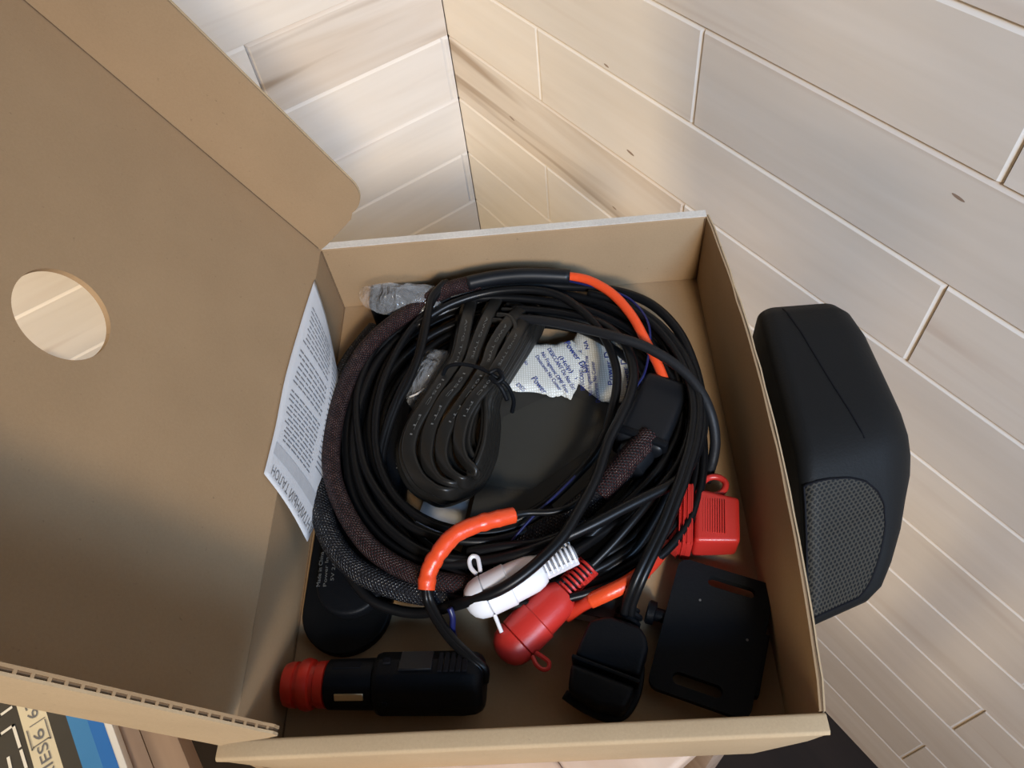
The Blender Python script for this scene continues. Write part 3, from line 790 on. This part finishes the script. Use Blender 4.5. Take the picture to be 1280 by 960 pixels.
# small clear bags
def crumple(label, pix, hgt, z0, seedv, inner=None, inner_mat=None, cat='bag'):
    pts = [F(*p, z0) for p in pix]; c = sum(pts, V()) / len(pts)
    t = thing('plastic_bag', label, cat, tuple(c)); n = len(pts); ringn = 5; vs = []
    P = spline(pts, 6, True); m = len(P)
    for r in range(ringn):
        k = 1 - r / ringn
        for i, p in enumerate(P):
            q = c + (p - c) * k
            q = q + UP * (hgt * (1 - k * k) + .0022 * noise.noise(V((q.x * 160, q.y * 160, seedv + r))))
            vs.append(q)
    vs.append(c + UP * hgt)
    fs = [(r * m + i, r * m + (i + 1) % m, (r + 1) * m + (i + 1) % m, (r + 1) * m + i) for r in range(ringn - 1) for i in range(m)]
    fs += [((ringn - 1) * m + i, (ringn - 1) * m + (i + 1) % m, ringn * m) for i in range(m)]
    me = mesh(vs, fs); link('film', me, M['film'], t)
    return t
b1 = crumple('crinkled clear plastic bag in the rear left corner of the cardboard box', [(452, 362), (500, 361), (560, 362), (556, 392), (505, 398), (458, 384)], .012, .028, 1)
MB().hexa(F(508, 384, .013), E1, E2, UP, .020, .007, .0125).out('black_part', M['black'], b1, True, .003, 3)
b2 = crumple('small clear plastic bag sticking out left of the tied flat cable', [(520, 462), (538, 438), (560, 440), (552, 470), (525, 512), (508, 498)], .007, .024, 9)
cable('twist', [(512, 496, .026), (522, 492, .029), (530, 486, .027)], .0006, M['white'], b2, seg=6)

# ------------------------------------------------------------------ wiring harness
har = thing('wiring_harness', 'large coil of black round cables and braided sleeves filling the cardboard box', 'cable', tuple(F(660, 560, 0)))
pv = M['pvc']
# braided sleeves
cable('braided_sleeve', [(600, 352, .036), (560, 362, .034), (520, 385, .031), (480, 413, .030), (450, 446, .028), (429, 490, .028), (416, 540, .028), (415, 590, .028), (430, 636, .027), (457, 678, .026), (490, 704, .024), (530, 722, .021), (575, 730, .018), (620, 726, .014)], .0046, M['braid_red'], har, seg=14)
cable('braided_sleeve', [(470, 412, .018), (440, 450, .018), (415, 500, .020), (398, 560, .021), (398, 615, .021), (410, 665, .021), (436, 703, .020), (475, 727, .019), (520, 740, .017), (570, 744, .013), (620, 738, .010)], .0056, M['braid'], har, seg=14)
cable('braided_sleeve', [(804, 553, .026), (788, 574, .025), (763, 602, .023), (728, 634, .020), (690, 660, .018), (652, 682, .016), (610, 702, .014), (570, 716, .012)], .0062, M['braid'], har, seg=14)
cable('braided_sleeve', [(812, 545, .030), (793, 566, .030), (770, 592, .0285), (748, 617, .026)], .0058, M['braid_red'], har, seg=14)
cable('black_tube', [(585, 354, .037), (620, 347, .038), (660, 344, .038), (712, 346, .036)], .0042, M['shrink'], har, seg=14)
cable('red_lead', [(706, 345, .0365), (735, 350, .037), (765, 367, .037), (790, 395, .036), (808, 428, .034), (822, 455, .031), (832, 480, .027)], .0026, M['orange'], har, seg=12)
cable('blue_wire', [(706, 350, .036), (752, 361, .036), (783, 371, .036), (803, 390, .036), (812, 412, .036), (811, 440, .033), (806, 465, .031), (797, 482, .029), (788, 500, .026), (770, 530, .022), (742, 570, .026), (702, 612, .026), (664, 648, .025), (628, 690, .021)], .0007, M['blue'], har, seg=6)
R1 = .0024
C = {}
C['outer_right'] = [(560, 372, .030), (600, 362, .031), (650, 356, .030), (708, 358, .029), (762, 362, .030), (810, 378, .031), (845, 410, .031), (866, 452, .031), (877, 500, .031), (877, 545, .031), (861, 584, .032), (843, 603, .033), (812, 619, .034), (782, 634, .034), (742, 655, .033), (700, 674, .031), (650, 692, .028), (590, 703, .022), (540, 704, .020), (500, 690, .020), (465, 660, .020), (442, 620, .020), (434, 570, .020), (436, 520, .020), (450, 475, .021), (480, 430, .022), (520, 395, .024)]
C['inner'] = [(560, 352, .036), (541, 375, .036), (530, 410, .034), (520, 450, .032), (500, 490, .030), (484, 530, .026), (474, 575, .020), (480, 620, .013)]
C['cross'] = [(640, 398, .030), (680, 401, .035), (735, 412, .040), (770, 421, .043), (808, 434, .043), (846, 457, .041), (872, 484, .037), (888, 516, .031), (894, 548, .022), (891, 575, .014), (882, 602, .010)]
C['arc'] = [(520, 408, .030), (560, 382, .033), (610, 366, .034), (660, 362, .035), (700, 370, .035), (735, 395, .036), (757, 425, .036), (769, 455, .035), (771, 482, .034), (765, 514, .032), (755, 547, .030), (738, 575, .027), (702, 612, .023), (675, 634, .021), (640, 652, .019), (600, 662, .018), (560, 660, .018), (520, 643, .018), (488, 615, .019), (470, 580, .020), (462, 540, .020), (468, 500, .021), (484, 455, .023), (510, 420, .026)]
C['big'] = [(640, 386, .028), (700, 392, .030), (750, 404, .034), (778, 426, .037), (789, 449, .038), (792, 472, .038), (786, 498, .038), (774, 525, .038), (760, 553, .037), (745, 598, .036), (722, 641, .036), (700, 675, .036), (662, 712, .034), (625, 737, .031), (587, 751, .026), (563, 758, .018), (530, 766, .011), (497, 763, .010), (464, 750, .012), (440, 722, .015), (424, 690, .016)]
C['loop_b'] = [(500, 420, .022), (470, 455, .023), (448, 510, .024), (442, 560, .024), (452, 610, .024), (478, 652, .024), (517, 684, .023), (553, 697, .022), (600, 701, .020), (650, 695, .018), (710, 668, .016)]
C['loop_c'] = [(545, 372, .029), (500, 400, .026), (466, 440, .025), (446, 494, .026), (450, 560, .026), (466, 605, .026), (501, 648, .026), (536, 668, .025), (576, 676, .024), (620, 675, .022), (660, 663, .020)]
C['loop_d'] = [(590, 362, .030), (548, 380, .030), (515, 410, .030), (488, 455, .029), (472, 505, .028), (470, 560, .026), (485, 606, .025), (512, 638, .024), (548, 658, .023), (590, 666, .021), (640, 660, .019), (690, 634, .018)]
C['right_a'] = [(720, 372, .024), (770, 384, .025), (815, 412, .026), (840, 450, .027), (852, 495, .027), (848, 540, .027), (826, 582, .027), (800, 612, .026), (770, 640, .025), (735, 672, .022), (705, 700, .018)]
C['right_b'] = [(735, 366, .030), (785, 380, .030), (826, 410, .030), (852, 448, .030), (864, 495, .030), (862, 540, .030), (846, 582, .029), (818, 618, .028), (792, 650, .026), (764, 682, .022), (738, 708, .018)]
C['right_c'] = [(690, 366, .026), (745, 376, .028), (792, 402, .029), (822, 440, .028), (842, 486, .026), (858, 530, .025), (852, 570, .025), (838, 610, .024), (812, 660, .020), (790, 690, .017), (752, 716, .014), (716, 742, .011)]
C['low_a'] = [(780, 634, .028), (745, 655, .028), (708, 668, .027), (670, 680, .026), (625, 684, .025), (585, 690, .022)]
C['top_a'] = [(468, 432, .024), (510, 400, .026), (560, 378, .028), (620, 372, .028), (680, 376, .028), (735, 388, .029), (790, 415, .029), (830, 458, .028), (850, 505, .025), (840, 560, .022), (815, 600, .020)]
C['top_b'] = [(640, 372, .024), (690, 380, .025), (745, 402, .025), (785, 436, .024), (812, 478, .022)]
C['low_b'] = [(500, 700, .014), (545, 722, .012), (600, 722, .012), (655, 708, .014), (700, 690, .014), (750, 655, .014), (790, 610, .015), (815, 570, .016)]
C['side_a'] = [(556, 353, .037), (540, 372, .037), (534, 402, .036), (526, 438, .034), (512, 476, .031), (496, 508, .028), (480, 560, .021), (476, 610, .014), (490, 650, .010)]
radii = {'outer_right': .0026, 'cross': .0026, 'arc': .0023, 'big': .0026, 'loop_b': .0026, 'low_a': .0026, 'top_a': .0023}
mats = {'cross': M['pvc_dull']}
for k_, pts in C.items():
    cable('cable', pts, radii.get(k_, .0021), mats.get(k_, pv), har, seg=10)
# remaining loops lower in the pile
rg = random.Random(11)
for i in range(9):
    a0 = 176 + 50 * (i / 8); pts = []
    ph = rg.random() * 6; am = rg.uniform(2, 6)
    for j in range(20):
        t = 2 * pi * j / 20
        rx = a0 + am * sin(2 * t + ph); ry = (a0 * .86) + am * cos(3 * t + ph)
        px_ = 656 + rx * cos(t); py_ = 556 + ry * sin(t)
        py_ += 8 if py_ > 600 else 0
        pts.append((px_, py_, .009 + .0022 * ((i * 3) % 5) + .0012 * sin(3 * t + ph)))
    cable('cable', pts, .0021, pv, har, seg=8, closed=True, k=4)
# moulded splitter block
ja, jb = F(836, 484, .022), F(796, 566, .024)
d = (jb - ja).normalized(); s = UP.cross(d).normalized(); u2 = d.cross(s)
if u2.z < 0: u2 = -u2
jm = (ja + jb) / 2; jl = (jb - ja).length / 2
MB().hexa(jm, d, s, u2, jl, .0125, .0095).out('splitter_block', M['shrink'], har, True, .0045, 4)
MB().hexa(jm + d * (jl * .82), d, s, u2, .0022, .0136, .0106).out('splitter_rib', M['black'], har, True, .0015, 2)
vs, fs_ = lathe([(-.004, .0088), (.003, .0092), (.007, .0078), (.011, .0075), (.012, .006)], jb, d, UP); MB().add(vs, fs_).out('splitter_collar', M['shrink'], har, True)

# ------------------------------------------------------------------ tied flat cable
fc = thing('flat_cable_bundle', 'bundle of flat black printed cable folded in loops and tied with a black wire', 'cable', tuple(F(590, 500, 0)))
FL = [ # left strand pixels from top to bottom, width half, base height
    ([(590, 373), (583, 402), (573, 446), (557, 470), (533, 506), (516, 537), (511, 566), (522, 595), (540, 610), (562, 617)], .037, 0.0),
    ([(622, 372), (607, 402), (594, 436), (588, 453), (572, 480), (558, 496), (543, 523), (535, 549), (534, 576), (546, 598), (566, 608)], .038, 0.0),
    ([(652, 386), (635, 403), (617, 432), (608, 458), (588, 490), (570, 516), (556, 540), (552, 568), (560, 588), (578, 602)], .040, 0.0),
    ([(656, 398), (645, 419), (630, 446), (611, 477), (592, 500), (579, 524), (574, 554), (580, 574), (592, 588)], .042, 0.0)]
FL += [([(p[0] - dx, p[1] + dy * (j / 9)) for j, p in enumerate(FL[q][0])], FL[q][1] - dh, 0.0) for q, dx, dy, dh in ((0, 4, 6, .009), (1, 3, 5, .010), (0, 8, 10, .018), (2, -6, -4, .008), (3, -7, -6, .005), (3, -13, -14, .010))]
FR = [(586, 611), (604, 596), (616, 566), (620, 531), (620, 500), (636, 470), (662, 430), (674, 405), (672, 388), (660, 378), (640, 376)]
for i, (lf, hz, _) in enumerate(FL):
    n = len(lf); pts = []
    for j, p in enumerate(lf):
        u = j / (n - 1)
        h = hz - .006 * abs(u - .45) * 2 - (.006 if j == 0 else 0)
        pts.append((p[0], p[1], h))
    sh = i * 2.0
    ii = {0: 0, 1: 1, 2: 2, 3: 3, 4: .4, 5: 1.4, 6: -.3, 7: 2.6, 8: 3.5, 9: 4.0}[i]
    for j, p in enumerate(FR):
        u = j / (len(FR) - 1)
        h = .032 - .0045 * (3 - ii) + .004 * sin(pi * u) - (.006 if i > 3 else 0)
        pts.append((590 + (p[0] - 590) * (1.0 - .11 * ii) + (0 if j else 4), 495 + (p[1] - 495) * (1.0 - .055 * ii), h))
    nn_ = len(pts)
    edge0, edge1 = (n - 3) / nn_, (n + 8) / nn_
    def tw(u, n=n, nn_=nn_):
        x = u * (nn_ - 1)
        a = max(0, min(1, (x - (n - 4.2)) / 2.4))
        return -a * 1.35 + .1
    cable('flat_cable', pts, .0036, M['flatcable'], fc, t=.00145, seg=12, k=6, twist=tw)
# pale printing along the flat strands
tm = MB()
for i, (lf, hz, _) in enumerate(FL[:4]):
    cp = spline([F(p[0], p[1], hz - .006 * abs(j / (len(lf) - 1) - .45) * 2 + .0019) for j, p in enumerate(lf)], 6)
    dist = [0]
    for a, b_ in zip(cp[:-1], cp[1:]): dist.append(dist[-1] + (b_ - a).length)
    def onpath(u, w):
        u = max(0, min(dist[-1] - 1e-6, u)); j = max(k for k in range(len(dist)) if dist[k] <= u); j = min(j, len(cp) - 2)
        f = (u - dist[j]) / max(1e-9, dist[j + 1] - dist[j]); p = cp[j].lerp(cp[j + 1], f); t = (cp[j + 1] - cp[j]).normalized()
        return p + UP.cross(t).normalized() * w
    ttl = dist[-1]
    for (tx, a, b_) in (('AWG TYPE', .12, .36), ('105C  FT1', .44, .70)):
        write(tm, tx, onpath, ttl * a, ttl * b_, -.0007, .0013)
print_out(tm, 'cable_print', M['ink_pale'], fc)
cable('wire_tie', [(553, 470, .036), (560, 458, .042), (578, 455, .0445), (600, 460, .045), (618, 470, .0445), (634, 482, .039), (642, 500, .030), (640, 515, .022)], .0011, M['black'], fc, seg=8)
cable('wire_tie', [(612, 466, .046), (622, 462, .047), (628, 472, .046), (620, 478, .045), (612, 470, .0455), (626, 484, .044), (634, 500, .038)], .0012, M['black'], fc, seg=8)

# ------------------------------------------------------------------ connectors
def conn(name, label, mat, A, B, hz, scl=1.0, loopdir=1, tail=True, seam=True):
    """trailer-style plug: round cap at pixel A, ribbed neck ending at pixel B"""
    pa, pb = F(*A, hz[0]), F(*B, hz[1]); ax = (pb - pa).normalized(); ln = (pb - pa).length
    t = thing(name, label, 'connector', tuple((pa + pb) / 2 - UP * .01)); s = UP.cross(ax).normalized(); up = ax.cross(s)
    if up.z < 0: up = -up
    sc = lambda d: d * ln
    # cap
    prof = [(0, .0012), (.012, .004), (.04, .0066), (.09, .0086), (.15, .0094), (.185, .0096), (.19, .0090)]
    vs, fs_ = lathe([(sc(d), r * scl) for d, r in prof], pa, ax, up, 28, .92, 1.0); MB().add(vs, fs_).out('cap', mat, t, True)
    # shell
    prof = [(.192, .0088), (.20, .0096), (.40, .0098), (.41, .0091), (.60, .0088), (.66, .0078), (.70, .0066), (.71, .0052)]
    vs, fs_ = lathe([(sc(d), r * scl) for d, r in prof], pa, ax, up, 28, .86, 1.0); MB().add(vs, fs_).out('shell', mat, t, True)
    # ribbed strain relief: core with rings
    vs, fs_ = lathe([(sc(.70), .0036 * scl), (sc(1.0), .0034 * scl)], pa, ax, up, 20); MB().add(vs, fs_).out('neck_core', M['ink'] if mat is not M['white'] else M['ink_grey'], t, True)
    for i in range(7):
        d0 = .715 + i * .041
        vs, fs_ = lathe([(sc(d0), .0044), (sc(d0 + .004), .0054 - .00007 * i), (sc(d0 + .020), .0054 - .00007 * i), (sc(d0 + .024), .0044)], pa, ax, up, 20); MB().add(vs, fs_).out('neck_ring', mat, t, True)
    for q in (-1, 1):
        MB().hexa(pa + ax * sc(.85) + s * (.0045 * q), ax, s, up, sc(.14), .0010, .0014).out('neck_rail', mat, t)
    # tether loop at the cap seam
    lp = pa + ax * sc(.2) + s * (.0095 * scl * loopdir) + UP * .003
    loop = [lp + s * loopdir * (.0005) - ax * .0012, lp + s * loopdir * .004 - ax * .0024, lp + s * loopdir * .0075 - ax * .0020, lp + s * loopdir * .0090, lp + s * loopdir * .0075 + ax * .0020, lp + s * loopdir * .004 + ax * .0016, lp + s * loopdir * .0005 + ax * .0008]
    vs, fs_, uv = sweep(spline(loop, 5), .0010, None, 8); MB().add(vs, fs_).out('cap_loop', mat, t, True)
    if tail:
        c = pa + ax * sc(.19) - s * (.0095 * scl * loopdir); c2 = c - s * loopdir * .0075 - UP * .003
        vs, fs_, uv = sweep([c, c.lerp(c2, .5), c2], .0009, None, 8); MB().add(vs, fs_).out('cap_strap', mat, t, True)
    return t, pa, pb, ax, s, up
cw = conn('capped_connector', 'white capped cable connector with ribbed neck, lying above the red one', M['white'], (582, 757), (719, 690), (.021, .027), 1.0, 1)
cr = conn('capped_connector', 'red capped cable connector with ribbed neck, beside the white one', M['red'], (625, 822), (738, 706), (.0095, .017), 1.05, -1, tail=False)
vs = None
cable('cable', [cw[2] - cw[3] * .002, F(750, 668, .020), F(790, 640, .018), F(830, 600, .014), F(850, 560, .012)], .0026, pv, cw[0])
cable('cable', [cr[2] - cr[3] * .002, F(765, 680, .015), F(800, 648, .014), F(835, 612, .012)], .0026, pv, cr[0])

# fuse holder
fh = thing('fuse_holder', 'red rubber fuse holder with ribbed cap and loop near the right wall of the box', 'fuse holder', tuple(F(880, 655, 0)))
fa, fb = F(838, 650, .011), F(922, 658, .011); ax = (fb - fa).normalized(); s = UP.cross(ax).normalized()
def wedge(c, l0, l1, w0, w1, t0, t1):
    a = c + ax * l0; b_ = c + ax * l1
    return MB().add([a + s * (w0 * j) + UP * (t0 * k) for k in (-1, 1) for j in (-1, 1)] + [b_ + s * (w1 * j) + UP * (t1 * k) for k in (-1, 1) for j in (-1, 1)],
                    [(0, 1, 3, 2), (4, 6, 7, 5), (0, 2, 6, 4), (1, 5, 7, 3), (0, 4, 5, 1), (2, 3, 7, 6)])
fl_ = (fb - fa).length
wedge(fa, fl_ * .34, fl_, .0138, .0112, .0092, .0080).out('cap', M['red'], fh, True, .0022, 3)
wedge(fa, fl_ * .12, fl_ * .32, .0150, .0160, .0082, .0098).out('base', M['red'], fh, True, .0016, 2)
for i in range(4):
    wedge(fa, fl_ * (.10 + .06 * i), fl_ * (.125 + .06 * i), .0156, .0158, .0093, .0098).out('rib', M['red'], fh, True, .0005, 1)
for i in range(10):
    wedge(fa + UP * .0088, fl_ * (.46 + .035 * i), fl_ * (.472 + .035 * i), .0085, .0085, .0004, .0003).out('grip_line', M['red'], fh)
wedge(fa - s * .004, -fl_ * .22, fl_ * .11, .0050, .0125, .0045, .0075).out('tail', M['red'], fh, True, .0015, 2)
lc = F(893, 607, .014)
lpx = [(868, 618), (876, 606), (886, 597), (899, 597), (907, 604), (904, 614), (893, 619), (878, 616)]
cable('loop', [(x, y, .015) for x, y in lpx], .0016, M['red'], fh, seg=10)
cable('red_lead', [(832, 668, .012), (828, 688, .016), (808, 712, .020), (784, 729, .021), (760, 741, .020), (735, 752, .016), (708, 770, .008)], .0031, M['redwire'], fh)
cable('orange_sleeve', [(806, 714, .0203), (784, 729, .021), (760, 741, .020), (738, 751, .0165)], .0036, M['orange'], fh)

# cigarette lighter plug
cp_ = thing('lighter_plug', 'black car lighter plug with red locking ring, near the front left corner of the box', 'plug', tuple(F(485, 855, 0)))
pa = F(359, 857, .0125); pb = F(606, 853, .0138); ax = (pb - pa).normalized(); ax = V((ax.x, ax.y, 0)).normalized()
pa.z = FZ + .0138; ln = (pb - pa).length
prof = [(0, .0070), (.006, .0088), (.03, .0095), (.06, .0096), (.065, .0088), (.085, .0088), (.09, .0104), (.115, .0110), (.14, .0104), (.145, .0090), (.165, .0088), (.17, .0096), (.215, .0098), (.22, .0090)]
vs, fs_ = lathe([(d * ln, r) for d, r in prof], pa, ax, UP, 32); MB().add(vs, fs_).out('red_ring', M['red_ring'], cp_, True)
prof = [(.221, .0092), (.228, .0103), (.45, .0106), (.46, .0102), (.465, .0090)]
vs, fs_ = lathe([(d * ln, r) for d, r in prof], pa, ax, UP, 32); MB().add(vs, fs_).out('barrel', M['black'], cp_, True)
prof = [(.462, .0100), (.47, .0122), (.50, .0132), (.90, .0134), (.96, .0128), (.985, .0115), (1.0, .0095)]
vs, fs_ = lathe([(d * ln, r) for d, r in prof], pa, ax, UP, 12); MB().add(vs, fs_).out('handle', M['black'], cp_, True, .0006, 2)
sd = UP.cross(ax)
def onb(d, q, r, hx, hy, hz_, nm, mat, bv=.0002):
    rr = UP * cos(q) + sd * sin(q); return MB().hexa(pa + ax * (ln * d) + rr * r, ax, ax.cross(rr), rr, hx, hy, hz_).out(nm, mat, cp_, True, bv, 1)
# contact springs, recess and grip slots
qf = -.62
sd_front = -1 if sd.dot(E2) > 0 else 1
onb(.355, -.75 * sd_front, .0106, .0062, .0015, .0006, 'contact', M['metal'])
onb(.33, .55 * sd_front, .0104, .0062, .0018, .0004, 'spring_slot', M['ink'])
onb(.68, .50 * sd_front, .0129, .0070, .0050, .0006, 'switch', M['shrink'])
for i in range(5): onb(.80 + .030 * i, .42 * sd_front, .0130, .0010, .0048, .0006, 'grip_slot', M['ink'])
onb(.535, .50 * sd_front, .0131, .0016, .0016, .0006, 'indicator', M['ink'])
onb(.535, -.9 * sd_front, .0131, .0010, .0010, .0006, 'screw', M['ink'])
for dx in (0, 5):
    cable('lead', [(604 + dx * .4, 852, .0165), (601 + dx, 836, .022), (586 + dx, 822, .0245), (563 + dx, 800, .0245), (545 + dx, 775, .025), (534 + dx, 752, .027), (532 + dx * .6, 735, .031)], .0018, M['pvc'], cp_, seg=10)
cable('orange_sleeve', [(533, 737, .031), (536, 715, .034), (548, 692, .037), (568, 669, .038), (595, 656, .037), (620, 649, .035), (642, 644, .032)], .0040, M['orange'], cp_, seg=12, k=8,
      taper=lambda u: 1 + .16 * noise.noise(V((u * 17, 2, 0))) + .05 * noise.noise(V((u * 50, 9, 0))) - .25 * max(0, u - .8) - .2 * max(0, .15 - u))
cable('lead', [(638, 645, .032), (660, 641, .030), (690, 640, .029), (715, 632, .028), (740, 612, .026)], .0016, pv, cp_)
cable('blue_tie', [(562, 760, .030), (566, 772, .027), (566, 790, .020), (570, 801, .012)], .0014, M['blue'], cp_, seg=6)

# black SAE plug
bp_ = thing('rubber_capped_plug', 'black rubber capped plug on twin cable, left of the black bracket plate', 'plug', tuple(F(760, 840, 0)))
pa = F(784, 775, .011); pb = F(750, 880, .011); ax = (pb - pa).normalized(); s = UP.cross(ax).normalized()
if s.dot(E1) < 0: s = -s
ln = (pb - pa).length
def plate_poly(pts, z0, z1, mat, nm, par, bev=.0016, seg=3):
    P = [pa + ax * (d * ln) + s * w for d, w in pts]
    for p in P: p.z = FZ + z0
    vs, fs_ = prism(P, UP, z1 - z0); return MB().add(vs, fs_).out(nm, mat, par, True, bev, seg)
plate_poly([(.10, -.0065), (.10, .0065), (.18, .0105), (.30, .0125), (.64, .0125), (.66, -.0155), (.24, -.0145), (.15, -.010)], .0004, .021, M['black'], 'body', bp_, .0028, 3)
plate_poly([(.66, -.0165), (.66, .0130), (.71, .0130), (.71, -.0165)], .0006, .0215, M['black'], 'flange', bp_, .001, 2)
plate_poly([(.74, -.0160), (.74, .0125), (1.04, .0110), (1.10, .0), (1.04, -.0135)], .0006, .0205, M['black'], 'cap', bp_, .003, 3)
for i in range(4):
    vs, fs_ = lathe([(-.004 + i * .0032, .0038), (-.0035 + i * .0032, .0056), (-.002 + i * .0032, .0056), (-.0015 + i * .0032, .0038)], pa, ax, UP, 16, .8, 1.1); MB().add(vs, fs_).out('strain_ring', M['black'], bp_, True)
vs, fs_ = lathe([(-.006, .0038), (.012, .0045)], pa, ax, UP, 16, .8, 1.1); MB().add(vs, fs_).out('strain_core', M['black'], bp_, True)
cable('cap_strap', [(789, 800, .014), (798, 818, .012), (799, 845, .010), (793, 872, .009), (779, 893, .009), (758, 896, .009), (730, 884, .009), (706, 868, .009)], .0022, M['black'], bp_, t=.0016, seg=10)
for dx in (-4, 4):
    cable('lead', [(784 + dx, 776, .011), (786 + dx, 757, .018), (797 + dx, 728, .027), (812 + dx, 695, .032), (829 + dx, 660, .034), (842 + dx, 628, .036), (856 + dx, 590, .037), (868 + dx, 545, .037), (870 + dx, 500, .036), (855 + dx, 450, .034), (820 + dx, 405, .034), (775 + dx, 376, .034)], .0021, pv, bp_, seg=10)

# bracket plate
bpl = thing('bracket_plate', 'black rectangular bracket plate with two slots in the front right corner of the box', 'bracket', tuple(F(888, 800, 0)))
ZP = .0095
cn = [F(853, 695, ZP), F(972, 735, ZP), F(934, 898, ZP), F(805, 858, ZP)]
px_ = ((cn[1] - cn[0]) + (cn[2] - cn[3])) / 2; py_ = ((cn[3] - cn[0]) + (cn[2] - cn[1])) / 2
pc = sum(cn, V()) / 4; wx, wy = px_.length / 2, py_.length / 2; ux = px_.normalized(); uy = (py_ - ux * py_.dot(ux)).normalized()
def rr_pts(cx_, cy_, hx, hy, r, n=6):
    out = []
    for sx, sy, a0 in ((1, 1, 0), (-1, 1, pi / 2), (-1, -1, pi), (1, -1, 1.5 * pi)):
        for i in range(n + 1):
            a = a0 + pi / 2 * i / n; out.append((cx_ + sx * (hx - r) + r * cos(a), cy_ + sy * (hy - r) + r * sin(a)))
    return out
bm = bmesh.new()
def loopv(pts, z): return [bm.verts.new(pc + ux * x + uy * y + UP * (z)) for x, y in pts]
TP = .0042
outl = rr_pts(0, 0, wx, wy, .0048)
slots = [rr_pts(.0035, -wy + .0068, .0105, .0024, .0023), rr_pts(-.0015, wy - .0072, .0105, .0026, .0025)]
rings = []
for z in (0.0, -TP):
    ls = [loopv(p, z) for p in [outl] + slots]
    es = []
    for l in ls:
        for i in range(len(l)): es.append(bm.edges.new((l[i], l[(i + 1) % len(l)])))
    bmesh.ops.triangle_fill(bm, edges=es, use_beauty=True); rings.append(ls)
for l0, l1 in zip(*rings):
    for i in range(len(l0)):
        j = (i + 1) % len(l0); bm.faces.new((l0[i], l0[j], l1[j], l1[i]))
bmesh.ops.recalc_face_normals(bm, faces=bm.faces)
me = bpy.data.meshes.new('m'); bm.to_mesh(me); bm.free(); link('plate', me, M['plate'], bpl)
c = pc + ux * (wx + .0006) + uy * .006 - UP * .0035
MB().hexa(c, uy, ux, UP, .0135, .0012, .003).out('side_lug', M['black'], bpl, True, .0006, 2)
vs, fs_ = lathe([(0, .0030), (.004, .0030), (.0045, .0052), (.0075, .0054), (.0082, .0046)], pc - ux * wx - uy * .002 - UP * .004, -ux, UP, 20); MB().add(vs, fs_).out('knob', M['black'], bpl, True)
MB().hexa(pc - UP * (ZP / 2 + TP / 2 + .0001), ux, uy, UP, wx * .62, wy * .55, (ZP - TP) / 2 - .0002).out('mount_block', M['black'], bpl, True, .001, 2)
for q in ((875, 750), (934, 800)):
    vs, fs_ = lathe([(0, .0006), (.0002, .0005)], F(*q, ZP + .00005), UP, E1, 8); MB().add(vs, fs_).out('rivet', M['ink_pale'], bpl)

# grille of the speaker is a curved patch lying on its slanted front
def spk_surf(u, w):
    """u across (0..1), w along b; returns the top skin point"""
    b_ = w
    for i in range(len(secs) - 1):
        if secs[i][0] <= b_ <= secs[i + 1][0]: break
    f = (b_ - secs[i][0]) / (secs[i + 1][0] - secs[i][0]); v = [secs[i][k] * (1 - f) + secs[i + 1][k] * f for k in range(6)]
    _, x0, x1, z0, z1, r = v; x0 += XO; x1 += XO
    x = x0 + (x1 - x0) * u; z = z1
    rl = min(.0075, r, (z1 - z0) * .45); r = min(r, (z1 - z0) * .6)
    if x < x0 + rl: z = z1 - rl + math.sqrt(max(0, rl * rl - (x0 + rl - x) ** 2))
    if x > x1 - r: z = z1 - r + math.sqrt(max(0, r * r - (x - x1 + r) ** 2))
    k_ = max(0, min(1, (b_ - .12) / .07))
    return L(x, b_ - k_ * .36 * max(0, x - .2335), z)
gu, gw = 30, 40; vs = []; uvs = []; fs = []
W0, W1 = .1690, .2145
tab = [(0, .05), (.02, .22), (.06, .38), (.14, .52), (.26, .63), (.40, .70), (.55, .73), (.75, .72), (.92, .68), (.97, .64), (1.0, .58)]
def uright(q):
    for (a, x), (b_, y) in zip(tab[:-1], tab[1:]):
        if a <= q <= b_: return x + (y - x) * (q - a) / (b_ - a)
    return tab[-1][1]
for j in range(gw + 1):
    q_ = (j / gw) ** 1.3; w_ = W0 + (W1 - W0) * q_
    for i in range(gu + 1):
        u_ = .03 + (uright(q_) - .03) * i / gu
        p = spk_surf(u_, w_); p2 = spk_surf(u_, w_ + .0008); p3 = spk_surf(min(.99, u_ + .02), w_)
        nn = (p3 - p).cross(p2 - p); nn = nn.normalized() if nn.length > 0 else UP
        if nn.z < 0: nn = -nn
        vs.append(p + nn * .0005); uvs.append((u_ * .055 / .0021, (w_ * 1.35) / .0021))
fs = [(j * (gu + 1) + i, j * (gu + 1) + i + 1, (j + 1) * (gu + 1) + i + 1, (j + 1) * (gu + 1) + i) for j in range(gw) for i in range(gu)]
link('grille', mesh(vs, fs, uvs), M['grille'], spk, True)
edge = [vs[i] for i in range(gu + 1)] + [vs[j * (gu + 1) + gu] for j in range(1, gw + 1)] + [vs[gw * (gu + 1) + i] for i in range(gu - 1, -1, -1)] + [vs[j * (gu + 1)] for j in range(gw - 1, 0, -1)]
v2, f2, _ = sweep(edge, .0005, None, 6, closed=True); MB().add(v2, f2).out('grille_rim', M['ink'], spk, True)
sm = [spk_surf(.24 + .30 * i / 20, .068 + (.157 - .068) * i / 20) + UP * .0001 for i in range(21)]
v2, f2, _ = sweep(sm, .00045, None, 6); MB().add(v2, f2).out('seam', M['ink'], spk, True)
